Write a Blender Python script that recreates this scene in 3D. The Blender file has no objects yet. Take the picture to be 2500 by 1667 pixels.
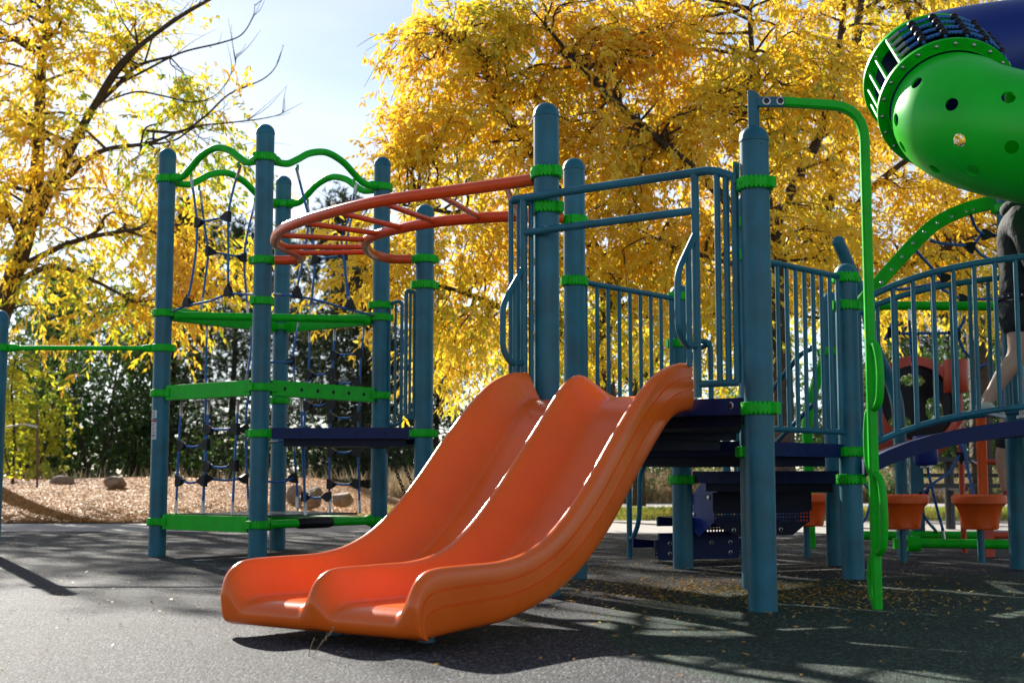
import bpy, math, random
import numpy as np
from mathutils import Vector, Matrix
random.seed(7); np.random.seed(7)
sc = bpy.context.scene
COL = sc.collection
V = Vector

# ------------------------------------------------------------------ camera model (measured from the photograph)
F = 3240.0; CAMZ = 0.57
PITCH = math.atan((1165 - 833.5) / F)
def at(u, v, d):
    """world point that was measured at photo pixel (u, v) and lies d metres in front of the camera"""
    x = (u - 1250) / F; y = -(v - 833.5) / F
    r = (x, math.cos(PITCH) - y * math.sin(PITCH), math.sin(PITCH) + y * math.cos(PITCH))
    t = d / r[1]
    return V((r[0] * t, d, CAMZ + r[2] * t))

# ------------------------------------------------------------------ materials
def mat(name, color, rough=0.5, metal=0.0, spec=0.5, noise=None, bump=None, rvar=0.0, coat=0.0):
    m = bpy.data.materials.new(name); m.use_nodes = True
    nt = m.node_tree; b = nt.nodes['Principled BSDF']
    b.inputs['Base Color'].default_value = (*color, 1)
    b.inputs['Roughness'].default_value = rough
    b.inputs['Metallic'].default_value = metal
    b.inputs['Specular IOR Level'].default_value = spec
    b.inputs['Coat Weight'].default_value = coat
    tc = nt.nodes.new('ShaderNodeTexCoord')
    if noise:
        sc_, amt = noise
        n = nt.nodes.new('ShaderNodeTexNoise'); n.inputs['Scale'].default_value = sc_; n.inputs['Detail'].default_value = 6
        nt.links.new(tc.outputs['Object'], n.inputs['Vector'])
        r = nt.nodes.new('ShaderNodeValToRGB')
        r.color_ramp.elements[0].position = 0.3; r.color_ramp.elements[1].position = 0.7
        r.color_ramp.elements[0].color = (*[c * (1 - amt) for c in color], 1)
        r.color_ramp.elements[1].color = (*[min(1, c * (1 + amt) + 0.01 * amt) for c in color], 1)
        nt.links.new(n.outputs['Fac'], r.inputs['Fac']); nt.links.new(r.outputs['Color'], b.inputs['Base Color'])
        if rvar:
            mr = nt.nodes.new('ShaderNodeMapRange')
            mr.inputs['To Min'].default_value = rough - rvar; mr.inputs['To Max'].default_value = rough + rvar
            mr.inputs['From Min'].default_value = 0.3; mr.inputs['From Max'].default_value = 0.7
            nt.links.new(n.outputs['Fac'], mr.inputs['Value']); nt.links.new(mr.outputs['Result'], b.inputs['Roughness'])
    if bump:
        bs, st, dist = bump
        n2 = nt.nodes.new('ShaderNodeTexNoise'); n2.inputs['Scale'].default_value = bs; n2.inputs['Detail'].default_value = 3
        nt.links.new(tc.outputs['Object'], n2.inputs['Vector'])
        bp = nt.nodes.new('ShaderNodeBump'); bp.inputs['Strength'].default_value = st; bp.inputs['Distance'].default_value = dist
        nt.links.new(n2.outputs['Fac'], bp.inputs['Height']); nt.links.new(bp.outputs['Normal'], b.inputs['Normal'])
    return m

TEAL = mat('teal_powder_coat', (0.011, 0.130, 0.190), 0.42, spec=.38, noise=(7, 0.24), bump=(450, 0.12, 0.001), rvar=0.06)
def add_wear(m, col, scale, lo, hi, amt, stretch=(1, 1, 1)):
    nt = m.node_tree; b = nt.nodes['Principled BSDF']; src = b.inputs['Base Color'].links[0].from_socket
    tc = nt.nodes.new('ShaderNodeTexCoord'); mp = nt.nodes.new('ShaderNodeMapping'); mp.inputs['Scale'].default_value = stretch
    n = nt.nodes.new('ShaderNodeTexNoise'); n.inputs['Scale'].default_value = scale; n.inputs['Detail'].default_value = 9; n.inputs['Roughness'].default_value = .7
    nt.links.new(tc.outputs['Object'], mp.inputs['Vector']); nt.links.new(mp.outputs[0], n.inputs['Vector'])
    mr = nt.nodes.new('ShaderNodeMapRange'); mr.inputs['From Min'].default_value = lo; mr.inputs['From Max'].default_value = hi; mr.inputs['To Max'].default_value = amt; nt.links.new(n.outputs['Fac'], mr.inputs['Value'])
    mx = nt.nodes.new('ShaderNodeMix'); mx.data_type = 'RGBA'; nt.links.new(mr.outputs[0], mx.inputs[0]); nt.links.new(src, mx.inputs[6]); mx.inputs[7].default_value = (*col, 1)
    nt.links.new(mx.outputs[2], b.inputs['Base Color'])
add_wear(TEAL, (.10, .17, .19), 16, .66, .70, .7); add_wear(TEAL, (.05, .075, .08), 7, .52, .75, .55, (6, 6, .5))
GREEN = mat('green_powder_coat', (0.003, 0.47, 0.010), 0.42, spec=.22, noise=(12, 0.12), bump=(400, 0.08, 0.001), rvar=0.05)
GPLAST = mat('green_plastic', (0.006, 0.55, 0.022), 0.34, spec=.35, noise=(4, 0.10), bump=(120, 0.05, 0.001), rvar=0.05)
BPLAST = mat('blue_plastic', (0.004, 0.026, 0.20), 0.38, spec=.3, noise=(4, 0.12), rvar=0.05)
NAVY = mat('navy_vinyl_coat', (0.003, 0.013, 0.082), 0.45, spec=.22, noise=(14, 0.2), bump=(300, 0.12, 0.001), rvar=0.07)
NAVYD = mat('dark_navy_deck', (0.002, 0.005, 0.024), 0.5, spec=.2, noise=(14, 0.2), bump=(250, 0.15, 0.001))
add_wear(GREEN, (.02, .22, .02), 9, .55, .75, .6); add_wear(GPLAST, (.12, .50, .12), 5, .55, .75, .35, (1, 1, .4))
ORMET = mat('orange_powder_coat', (0.78, 0.080, 0.008), 0.26, spec=.45, noise=(10, 0.1))
ORBUCK = mat('orange_bucket_plastic', (0.92, 0.115, 0.008), 0.40, spec=.35, noise=(8, 0.12), bump=(160, 0.1, 0.002), rvar=0.06)
BLACK = mat('black_rubber', (0.006, 0.006, 0.007), 0.42, spec=.25, noise=(20, 0.3))
BLKMET = mat('black_metal', (0.012, 0.012, 0.013), 0.42)
STEEL = mat('steel', (0.42, 0.42, 0.43), 0.32, metal=1.0)
HOLE = mat('hole_black', (0.004, 0.004, 0.004), 0.8)
STONE = mat('boulder_stone', (0.24, 0.18, 0.135), 0.85, noise=(5, 0.35), bump=(14, 0.9, 0.06))
LABELW = mat('sticker_white', (0.62, 0.62, 0.62), 0.5)
LABELR = mat('sticker_red', (0.42, 0.03, 0.03), 0.5)
LABELG = mat('sticker_grey_print', (0.16, 0.17, 0.18), 0.5)
SKIN = mat('skin', (0.52, 0.29, 0.20), 0.5, noise=(20, 0.08))
HAIR = mat('blond_hair', (0.45, 0.27, 0.11), 0.45, noise=(60, 0.35), bump=(90, 0.8, 0.01))
CLOTH = mat('black_cloth', (0.011, 0.011, 0.012), 0.85, noise=(30, 0.2), bump=(9, 0.6, 0.04))
CLOTHG = mat('dark_shorts_cloth', (0.016, 0.016, 0.018), 0.85, bump=(16, 0.8, 0.04))
SHOE = mat('beige_shoe', (0.55, 0.49, 0.42), 0.7, noise=(30, 0.15))
SHOER = mat('red_shoe', (0.30, 0.02, 0.03), 0.6)
WOOD = mat('stake_wood', (0.16, 0.085, 0.05), 0.8, noise=(18, 0.25))
ROPEM = None

def rope_mat():
    m = mat('blue_rope', (0.012, 0.085, 0.29), 0.55)
    nt = m.node_tree; b = nt.nodes['Principled BSDF']
    tc = nt.nodes.new('ShaderNodeTexCoord')
    w = nt.nodes.new('ShaderNodeTexWave'); w.inputs['Scale'].default_value = 30; w.bands_direction = 'DIAGONAL'
    nt.links.new(tc.outputs['Object'], w.inputs['Vector'])
    r = nt.nodes.new('ShaderNodeValToRGB')
    r.color_ramp.elements[0].color = (0.008, 0.065, 0.24, 1); r.color_ramp.elements[1].color = (0.03, 0.19, 0.55, 1)
    nt.links.new(w.outputs['Fac'], r.inputs['Fac']); nt.links.new(r.outputs['Color'], b.inputs['Base Color'])
    bp = nt.nodes.new('ShaderNodeBump'); bp.inputs['Strength'].default_value = 0.5; bp.inputs['Distance'].default_value = 0.003
    nt.links.new(w.outputs['Fac'], bp.inputs['Height']); nt.links.new(bp.outputs['Normal'], b.inputs['Normal'])
    return m
ROPEM = rope_mat()

def slide_mat():
    m = mat('orange_slide_plastic', (0.96, 0.150, 0.011), 0.24, spec=.45, noise=(3.0, 0.09), rvar=0.07)
    nt = m.node_tree; b = nt.nodes['Principled BSDF']
    tc = nt.nodes.new('ShaderNodeTexCoord')
    # scuffs along the riding direction: stretched noise raises roughness, lightens slightly
    mp = nt.nodes.new('ShaderNodeMapping'); mp.inputs['Rotation'].default_value = (0, 0, math.radians(-54.6)); mp.inputs['Scale'].default_value = (3, 60, 20)
    nt.links.new(tc.outputs['Object'], mp.inputs['Vector'])
    n = nt.nodes.new('ShaderNodeTexNoise'); n.inputs['Scale'].default_value = 2.2; n.inputs['Detail'].default_value = 5
    nt.links.new(mp.outputs['Vector'], n.inputs['Vector'])
    r = nt.nodes.new('ShaderNodeValToRGB'); r.color_ramp.elements[0].position = 0.66; r.color_ramp.elements[1].position = 0.78
    nt.links.new(n.outputs['Fac'], r.inputs['Fac'])
    base_link = b.inputs['Base Color'].links[0].from_socket
    mx = nt.nodes.new('ShaderNodeMix'); mx.data_type = 'RGBA'
    mul = nt.nodes.new('ShaderNodeMath'); mul.operation = 'MULTIPLY'; mul.inputs[1].default_value = 0.45
    nt.links.new(r.outputs['Color'], mul.inputs[0]); nt.links.new(mul.outputs[0], mx.inputs[0])
    nt.links.new(base_link, mx.inputs[6]); mx.inputs[7].default_value = (0.50, 0.12, 0.045, 1)
    # small dark marks
    n3 = nt.nodes.new('ShaderNodeTexNoise'); n3.inputs['Scale'].default_value = 9; n3.inputs['Detail'].default_value = 8; n3.inputs['Roughness'].default_value = 0.75
    nt.links.new(tc.outputs['Object'], n3.inputs['Vector'])
    r3 = nt.nodes.new('ShaderNodeValToRGB'); r3.color_ramp.elements[0].position = 0.70; r3.color_ramp.elements[1].position = 0.76
    nt.links.new(n3.outputs['Fac'], r3.inputs['Fac'])
    mul3 = nt.nodes.new('ShaderNodeMath'); mul3.operation = 'MULTIPLY'; mul3.inputs[1].default_value = 0.5
    nt.links.new(r3.outputs['Color'], mul3.inputs[0])
    mx3 = nt.nodes.new('ShaderNodeMix'); mx3.data_type = 'RGBA'
    nt.links.new(mul3.outputs[0], mx3.inputs[0]); nt.links.new(mx.outputs[2], mx3.inputs[6]); mx3.inputs[7].default_value = (0.25, 0.05, 0.02, 1)
    nt.links.new(mx3.outputs[2], b.inputs['Base Color'])
    bp = nt.nodes.new('ShaderNodeBump'); bp.inputs['Strength'].default_value = 0.10; bp.inputs['Distance'].default_value = 0.002
    nb = nt.nodes.new('ShaderNodeTexNoise'); nb.inputs['Scale'].default_value = 90; nb.inputs['Detail'].default_value = 4
    nt.links.new(tc.outputs['Object'], nb.inputs['Vector']); nt.links.new(nb.outputs['Fac'], bp.inputs['Height']); nt.links.new(bp.outputs['Normal'], b.inputs['Normal'])
    return m
SLIDE = slide_mat()

def leaf_mat(name, stops, trans=0.55, nscale=0.55, noff=0.0):
    """leaf: colour varies leaf by leaf and in large clumps (hue only), lit through from behind"""
    m = bpy.data.materials.new(name); m.use_nodes = True
    nt = m.node_tree; nt.nodes.clear()
    out = nt.nodes.new('ShaderNodeOutputMaterial')
    geo = nt.nodes.new('ShaderNodeNewGeometry'); tc = nt.nodes.new('ShaderNodeTexCoord')
    n = nt.nodes.new('ShaderNodeTexNoise'); n.inputs['Scale'].default_value = nscale; n.inputs['Detail'].default_value = 3
    nt.links.new(tc.outputs['Object'], n.inputs['Vector'])
    a = nt.nodes.new('ShaderNodeMath'); a.operation = 'MULTIPLY_ADD'; a.inputs[1].default_value = 1.7; a.inputs[2].default_value = -0.52 + noff
    nt.links.new(n.outputs['Fac'], a.inputs[0])
    s = nt.nodes.new('ShaderNodeMath'); s.operation = 'MULTIPLY_ADD'; s.inputs[1].default_value = 0.45
    nt.links.new(geo.outputs['Random Per Island'], s.inputs[0]); nt.links.new(a.outputs[0], s.inputs[2])
    r = nt.nodes.new('ShaderNodeValToRGB')
    e = r.color_ramp.elements
    while len(e) < len(stops): e.new(0.5)
    for el, (p, c) in zip(e, stops): el.position = p; el.color = (*c, 1)
    nt.links.new(s.outputs[0], r.inputs['Fac'])
    d = nt.nodes.new('ShaderNodeBsdfDiffuse'); t = nt.nodes.new('ShaderNodeBsdfTranslucent'); g = nt.nodes.new('ShaderNodeBsdfGlossy')
    g.inputs['Roughness'].default_value = 0.45
    nt.links.new(r.outputs['Color'], d.inputs['Color']); nt.links.new(r.outputs['Color'], t.inputs['Color'])
    mx = nt.nodes.new('ShaderNodeMixShader'); mx.inputs[0].default_value = trans
    nt.links.new(d.outputs[0], mx.inputs[1]); nt.links.new(t.outputs[0], mx.inputs[2])
    m2 = nt.nodes.new('ShaderNodeMixShader'); m2.inputs[0].default_value = 0.06
    nt.links.new(mx.outputs[0], m2.inputs[1]); nt.links.new(g.outputs[0], m2.inputs[2])
    nt.links.new(m2.outputs[0], out.inputs['Surface'])
    return m
YEL = leaf_mat('yellow_locust_leaf', [(0.0, (0.10, 0.22, 0.015)), (0.26, (0.42, 0.42, 0.025)), (0.45, (0.86, 0.67, 0.04)), (0.75, (0.88, 0.62, 0.04)), (1.0, (0.76, 0.42, 0.03))], trans=.57, noff=0.06)
YGR = leaf_mat('green_gold_locust_leaf', [(0.0, (0.12, 0.28, 0.02)), (0.3, (0.34, 0.45, 0.03)), (0.5, (0.84, 0.66, 0.04)), (0.8, (0.88, 0.55, 0.03)), (1.0, (0.70, 0.32, 0.025))], trans=.56, noff=.02, nscale=.42)
PINEL = leaf_mat('pine_needle', [(0.0, (0.012, 0.030, 0.010)), (0.5, (0.035, 0.060, 0.020)), (1.0, (0.085, 0.095, 0.040))], trans=0.2)
SHRUBL = leaf_mat('dark_shrub_leaf', [(0.0, (0.014, 0.05, 0.008)), (0.5, (0.045, 0.11, 0.016)), (0.85, (0.12, 0.20, 0.025)), (1.0, (0.42, 0.38, 0.04))], trans=0.42)
SAPL = leaf_mat('sapling_leaf', [(0.0, (0.20, 0.30, 0.02)), (0.5, (0.50, 0.52, 0.03)), (1.0, (0.70, 0.52, 0.03))], trans=0.6)
DRYG = leaf_mat('dry_grass_blade', [(0.0, (0.20, 0.14, 0.075)), (0.5, (0.36, 0.26, 0.15)), (1.0, (0.46, 0.37, 0.23))], trans=0.3)
LAWNG = leaf_mat('lawn_blade', [(0.0, (0.06, 0.14, 0.015)), (0.5, (0.18, 0.22, 0.03)), (0.8, (0.42, 0.34, 0.05)), (1.0, (0.60, 0.38, 0.05))], trans=0.4)
CHIPM = leaf_mat('mulch_chip', [(0.0, (0.20, 0.095, 0.035)), (0.5, (0.46, 0.22, 0.055)), (0.9, (0.62, 0.35, 0.10)), (1.0, (0.70, 0.42, 0.06))], trans=0.05)
FALLEN = leaf_mat('fallen_leaf', [(0.0, (0.22, 0.10, 0.03)), (0.5, (0.50, 0.28, 0.05)), (1.0, (0.70, 0.46, 0.10))], trans=0.15)
BARK = mat('locust_bark', (0.052, 0.036, 0.027), 0.9, noise=(10, 0.4), bump=(18, 1.0, 0.05))
PBARK = mat('pine_bark', (0.045, 0.030, 0.022), 0.9, noise=(8, 0.4), bump=(14, 1.0, 0.06))

# ------------------------------------------------------------------ mesh builder
def cr(pts, k=8, closed=False):
    """Catmull-Rom resample of a polyline"""
    P = [V(p) for p in pts]; n = len(P); out = []
    rng = range(n if closed else n - 1)
    for i in rng:
        p0 = P[(i - 1) % n] if closed or i > 0 else P[0] * 2 - P[1]
        p1 = P[i]; p2 = P[(i + 1) % n]
        p3 = P[(i + 2) % n] if closed or i + 2 < n else p2 * 2 - p1
        for j in range(k):
            t = j / k
            out.append(0.5 * ((2 * p1) + (p2 - p0) * t + (2 * p0 - 5 * p1 + 4 * p2 - p3) * t * t + (3 * p1 - p0 - 3 * p2 + p3) * t ** 3))
    if not closed: out.append(P[-1])
    return out
def fillet(pts, r, k=5):
    """polyline with rounded corners"""
    P = [V(p) for p in pts]; out = [P[0]]
    for i in range(1, len(P) - 1):
        a, b, c = P[i - 1], P[i], P[i + 1]
        d1 = (a - b); d2 = (c - b); rr = min(r, d1.length * 0.48, d2.length * 0.48)
        s = b + d1.normalized() * rr; e = b + d2.normalized() * rr
        for j in range(k + 1):
            t = j / k; out.append(s * (1 - t) ** 2 + b * 2 * t * (1 - t) + e * t * t)
    out.append(P[-1]); return out

class MB:
    def __init__(s): s.v = []; s.f = []; s.p = []
    def add(s, vs, fs):
        s.p.append((len(s.v), len(s.f)))
        o = len(s.v); s.v += [V(p) for p in vs]; s.f += [tuple(i + o for i in f) for f in fs]; return s
    def tube(s, pts, r, n=12, closed=False, caps=True):
        P = [V(p) for p in pts]; m = len(P)
        R = r if isinstance(r, (list, tuple)) else [r] * m
        T = []
        for i in range(m):
            if closed: t = P[(i + 1) % m] - P[i - 1]
            else: t = P[min(i + 1, m - 1)] - P[max(i - 1, 0)]
            T.append(t.normalized() if t.length > 1e-9 else V((0, 0, 1)))
        up = V((0, 0, 1)) if abs(T[0].z) < 0.9 else V((0, 1, 0))
        nn = (up - T[0] * up.dot(T[0])).normalized()
        vs = []
        for i in range(m):
            if i: 
                nn = nn - T[i] * nn.dot(T[i])
                nn = nn.normalized() if nn.length > 1e-6 else T[i].orthogonal().normalized()
            b = T[i].cross(nn)
            for j in range(n):
                a = 2 * math.pi * j / n
                vs.append(P[i] + (nn * math.cos(a) + b * math.sin(a)) * R[i])
        fs = []
        for i in range(m if closed else m - 1):
            for j in range(n):
                a = i * n + j; b2 = i * n + (j + 1) % n; c = ((i + 1) % m) * n + (j + 1) % n; d = ((i + 1) % m) * n + j
                fs.append((a, b2, c, d))
        if caps and not closed:
            fs.append(tuple(reversed(range(n)))); fs.append(tuple((m - 1) * n + j for j in range(n)))
        return s.add(vs, fs)
    def rod(s, a, b, r, n=10): return s.tube([a, b], r, n)
    def beam(s, pts, w, h, up=(0, 0, 1), bev=0.004):
        """bar of rectangular section w x h swept along pts"""
        P = [V(p) for p in pts]; m = len(P); up = V(up); vs = []
        for i in range(m):
            t = (P[min(i + 1, m - 1)] - P[max(i - 1, 0)]).normalized()
            sd = t.cross(up).normalized(); uu = sd.cross(t).normalized()
            a, b = w / 2, h / 2; e = min(bev, a * 0.4, b * 0.4)
            for x, z in ((-a + e, -b), (a - e, -b), (a, -b + e), (a, b - e), (a - e, b), (-a + e, b), (-a, b - e), (-a, -b + e)):
                vs.append(P[i] + sd * x + uu * z)
        fs = []
        for i in range(m - 1):
            for j in range(8):
                fs.append((i * 8 + j, i * 8 + (j + 1) % 8, (i + 1) * 8 + (j + 1) % 8, (i + 1) * 8 + j))
        fs.append(tuple(reversed(range(8)))); fs.append(tuple((m - 1) * 8 + j for j in range(8)))
        return s.add(vs, fs)
    def box(s, c, size, x=(1, 0, 0), y=None, bev=0.0):
        c = V(c); x = V(x).normalized(); z = V((0, 0, 1)) if y is None else x.cross(V(y)).normalized(); y = z.cross(x).normalized()
        return s.beam([c - x * size[0] / 2, c + x * size[0] / 2], size[1], size[2], up=z, bev=bev or 0.0015)
    def lathe(s, prof, c=(0, 0, 0), n=24, axis=None, sweep=None):
        c = V(c); vs = []; fs = []
        ax = V(axis).normalized() if axis else V((0, 0, 1))
        e1 = ax.orthogonal().normalized() if axis else V((1, 0, 0)); e2 = ax.cross(e1)
        for r, z in prof:
            for j in range(n):
                a = 2 * math.pi * j / n; vs.append(c + e1 * (r * math.cos(a)) + e2 * (r * math.sin(a)) + ax * z)
        for i in range(len(prof) - 1):
            for j in range(n):
                fs.append((i * n + j, i * n + (j + 1) % n, (i + 1) * n + (j + 1) % n, (i + 1) * n + j))
        return s.add(vs, fs)
    def prism(s, poly, t):
        """planar polygon (3-D points) thickened by vector t"""
        P = [V(p) for p in poly]; t = V(t); n = len(P)
        vs = P + [p + t for p in P]
        fs = [tuple(reversed(range(n))), tuple(range(n, 2 * n))] + [(i, (i + 1) % n, n + (i + 1) % n, n + i) for i in range(n)]
        return s.add(vs, fs)
    def ball(s, c, r, n=12, m=8, sz=(1, 1, 1)):
        c = V(c); vs = [c + V((0, 0, r * sz[2]))]; fs = []
        for i in range(1, m):
            p = math.pi * i / m
            for j in range(n):
                a = 2 * math.pi * j / n
                vs.append(c + V((r * math.sin(p) * math.cos(a) * sz[0], r * math.sin(p) * math.sin(a) * sz[1], r * math.cos(p) * sz[2])))
        vs.append(c - V((0, 0, r * sz[2])))
        for j in range(n): fs.append((0, 1 + j, 1 + (j + 1) % n))
        for i in range(m - 2):
            for j in range(n):
                a = 1 + i * n + j; b = 1 + i * n + (j + 1) % n; fs.append((a, a + n, b + n, b))
        l = len(vs) - 1
        for j in range(n): fs.append((l, l - n + (j + 1) % n, l - n + j))
        return s.add(vs, fs)
    def build_each(s, name, m, parent=None, ang=40):
        """one object per added shape"""
        ends = s.p[1:] + [(len(s.v), len(s.f))]
        for (v0, f0), (v1, f1) in zip(s.p, ends):
            k = MB(); k.add(s.v[v0:v1], [tuple(i - v0 for i in f) for f in s.f[f0:f1]]); k.build(name, m, parent, ang)
    def build(s, name, m, parent=None, ang=40, flat=False):
        off = ROOT.get(parent.name, V((0, 0, 0))) if parent else V((0, 0, 0))
        me = bpy.data.meshes.new(name)
        me.from_pydata([tuple(p - off) for p in s.v], [], s.f); me.update()
        import bmesh
        b = bmesh.new(); b.from_mesh(me); bmesh.ops.recalc_face_normals(b, faces=b.faces); b.to_mesh(me); b.free()
        me.materials.append(m)
        if not flat:
            me.polygons.foreach_set('use_smooth', [True] * len(me.polygons)); me.set_sharp_from_angle(angle=math.radians(ang))
        return link(name, me, parent, off)
ROOT = {}
def link(name, me, parent=None, off=None):
    o = bpy.data.objects.new(name, me); COL.objects.link(o)
    if parent: o.parent = parent; ROOT[o.name] = off if off is not None else ROOT.get(parent.name, V((0, 0, 0)))
    return o
def tag(o, label=None, cat=None, group=None, kind=None):
    if label: o['label'] = label
    if cat: o['category'] = cat
    if group: o['group'] = group
    if kind: o['kind'] = kind
    return o
def thing(name, label, cat, loc, group=None):
    o = bpy.data.objects.new(name, None); COL.objects.link(o); o.location = loc; o.empty_display_size = 0.2
    ROOT[o.name] = V(loc); return tag(o, label, cat, group)
def quads(name, P, m, parent=None, n=4):
    """numpy array (N, n, 3) of separate n-gons -> one mesh"""
    P = np.asarray(P, dtype=np.float32); N = P.shape[0]
    off = ROOT.get(parent.name, V((0, 0, 0))) if parent else V((0, 0, 0))
    P = P - np.array(off, dtype=np.float32)
    me = bpy.data.meshes.new(name)
    me.vertices.add(N * n); me.vertices.foreach_set('co', P.reshape(-1))
    me.loops.add(N * n); me.loops.foreach_set('vertex_index', np.arange(N * n, dtype=np.int32))
    me.polygons.add(N); me.polygons.foreach_set('loop_start', np.arange(0, N * n, n, dtype=np.int32))
    me.polygons.foreach_set('loop_total', np.full(N, n, dtype=np.int32))
    me.update(calc_edges=True); me.materials.append(m)
    return link(name, me, parent, off)

# ------------------------------------------------------------------ shared playground pieces
PR = 0.0635
def clamp_mesh():
    m = MB(); n = 96; prof = []
    vs = []; fs = []
    ring = lambda r, zf: [V((r * math.cos(2 * math.pi * j / n), r * math.sin(2 * math.pi * j / n), zf(j))) for j in range(n)]
    tooth = lambda j: 0.0285 if (j % 4) < 3 else 0.0165
    rings = [ring(0.0645, lambda j: -0.026), ring(0.073, lambda j: -tooth(j)), ring(0.0795, lambda j: -tooth(j) + 0.003), ring(0.0805, lambda j: -0.012),
             ring(0.0805, lambda j: 0.012), ring(0.0795, lambda j: tooth(j) - 0.003), ring(0.073, lambda j: tooth(j)), ring(0.0645, lambda j: 0.026)]
    for r in rings: vs += r
    for i in range(len(rings) - 1):
        for j in range(n): fs.append((i * n + j, i * n + (j + 1) % n, (i + 1) * n + (j + 1) % n, (i + 1) * n + j))
    m.add(vs, fs)
    me = bpy.data.meshes.new('clamp'); me.from_pydata([tuple(p) for p in m.v], [], m.f); me.update()
    # two bolt ears with hex sockets (one at angle 0, one opposite)
    mb = MB(); mb.v = m.v; mb.f = m.f
    for a in (0.0, math.pi):
        x = V((math.cos(a), math.sin(a), 0))
        mb.box(x * 0.085, (0.022, 0.040, 0.050), x=x, bev=0.004)
    for a in (1.2, 2.0, 4.2, 5.1):
        x = V((math.cos(a), math.sin(a), 0))
        mb.lathe([(0.009, 0), (0.009, 0.0035), (0.005, 0.0035), (0.005, 0.0006), (0.0, 0.0006)], x * 0.080, 10, axis=x)
    me2 = bpy.data.meshes.new('clamp'); me2.from_pydata([tuple(p) for p in mb.v], [], mb.f); me2.update()
    import bmesh
    b = bmesh.new(); b.from_mesh(me2); bmesh.ops.recalc_face_normals(b, faces=b.faces); b.to_mesh(me2); b.free()
    me2.materials.append(GREEN)
    return me2
CLAMP = clamp_mesh()
def clamp(post, xy, z, ang=0.0):
    o = bpy.data.objects.new('clamp', CLAMP); COL.objects.link(o); o.parent = post
    o.location = V((xy[0], xy[1], z)) - ROOT.get(post.name, V((0, 0, 0))); o.rotation_euler = (0, 0, ang)
    return o
def post(parent, xy, h, clamps=(), r=PR, z0=-0.02, cap=True):
    m = MB(); x, y = xy
    m.lathe([(0.0, z0), (r, z0), (r, h - 0.07), (0.0, h - 0.07)], (x, y, 0), 32)
    p = m.build('post', TEAL, parent)
    if cap:
        c = MB(); R = r * 1.045
        prof = [(r, h - 0.075), (R, h - 0.073), (R, h - 0.064), (R * 0.985, h - 0.0615)] + [(R * 0.985 * math.cos(t * math.pi / 2 / 8), h - 0.0615 + 0.0615 * math.sin(t * math.pi / 2 / 8)) for t in range(1, 8)] + [(0.0, h)]
        c.lathe(prof, (x, y, 0), 32); c.lathe([(0.0045, 0), (0.003, 0.003), (0, 0.003)], V((x + r * 0.30, y - r * 0.954, h - 0.095)), 8, axis=(0.3, -0.954, 0))
        c.build('cap', TEAL, p, ang=50)
    for k in clamps:
        z, a = k if isinstance(k, tuple) else (k, random.uniform(0, 6.28))
        clamp(p, xy, z, a)
    return p
def ang(a, b): return math.atan2(b[1] - a[1], b[0] - a[0])
def lerp2(a, b, t): return (a[0] + (b[0] - a[0]) * t, a[1] + (b[1] - a[1]) * t)
def connector(par, c, d, n):
    mb = MB()
    """black moulded rope connector at c: wide at the upright rope, tapering along d; n = its flat normal"""
    c = V(c); d = V(d).normalized(); n = V(n).normalized(); u = n.cross(d).normalized()
    pts = [c - d * 0.014 + u * 0.040, c + d * 0.016 + u * 0.036, c + d * 0.058 + u * 0.013, c + d * 0.058 - u * 0.013, c + d * 0.016 - u * 0.036, c - d * 0.014 - u * 0.040]
    mb.prism([p - n * 0.016 for p in pts], n * 0.032)
    mb.tube([c + d * 0.045, c + d * 0.075], 0.014, 8)
    mb.ball(c + n * 0.015, 0.006, 6, 4)
    mb.build('rope_connector', BLACK, par)
def rope(par, pts, r=0.0088, ends=0.085, k=5):
    Q = [V(p) for p in pts]; m = MB(); m.tube(cr(Q, k), r, 8); o = m.build('rope', ROPEM, par)
    if ends:
        for a, b in ((Q[0], Q[1]), (Q[-1], Q[-2])):
            d = (b - a).normalized(); f = MB(); f.tube([a - d * .012, a - d * .004, a, a + d * ends], [0.004, 0.012, 0.0105, 0.0105], 8); f.build('rope_ferrule', STEEL, o)
    return o

# ------------------------------------------------------------------ posts of the layout
T1 = (-2.588, 9.78); T2 = (-1.727, 9.10); T3 = (-1.874, 10.70); T4 = (-1.000, 10.05); T5 = (-0.602, 9.05)
P1 = (0.172, 6.53); P2 = (0.363, 7.63); P3 = (1.076, 5.78); P8 = (1.241, 6.88); P4 = (1.077, 8.45); P5 = (1.930, 7.60); P6 = (2.124, 8.78); P7 = (3.187, 8.42)
ZA, ZL2, ZL3, ZL4, ZOR = 2.79, 1.78, 1.185, 0.25, 2.065

# ================================================================== CLIMBING TOWER (left)
tw = thing('climbing_tower', 'teal climbing tower with wavy green top bars and blue rope nets', 'climbing frame', (-1.8, 9.9, 0))
# angles: clamp ears point along the bars
p1 = post(tw, T1, 3.03, [(ZA, ang(T1, T2)), (ZL2, ang(T1, T2)), (1.52, math.pi), (ZL3, ang(T1, T2)), (ZL4, ang(T1, T2))])
p2 = post(tw, T2, 3.03, [(ZA, ang(T2, T4)), (ZOR, 0.0), (ZL2, ang(T2, T4)), (ZL3, ang(T2, T4)), (0.868, ang(T2, T5)), (ZL4, ang(T2, T4))])
p3 = post(tw, T3, 3.03, [(ZA, ang(T3, T4)), (ZL2, ang(T3, T4)), (ZL3, ang(T3, T1)), (ZL4, ang(T3, T4))])
p4 = post(tw, T4, 3.03, [(ZA, ang(T4, T2)), (1.875, 0.3), (ZL2, ang(T4, T1)), (ZL3, ang(T4, T2)), (0.86, 0.5), (ZL4, ang(T4, T2))])
p5 = post(tw, T5, 2.45, [(ZOR, math.pi), (1.885, math.pi + .3), (0.868, math.pi)])
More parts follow.
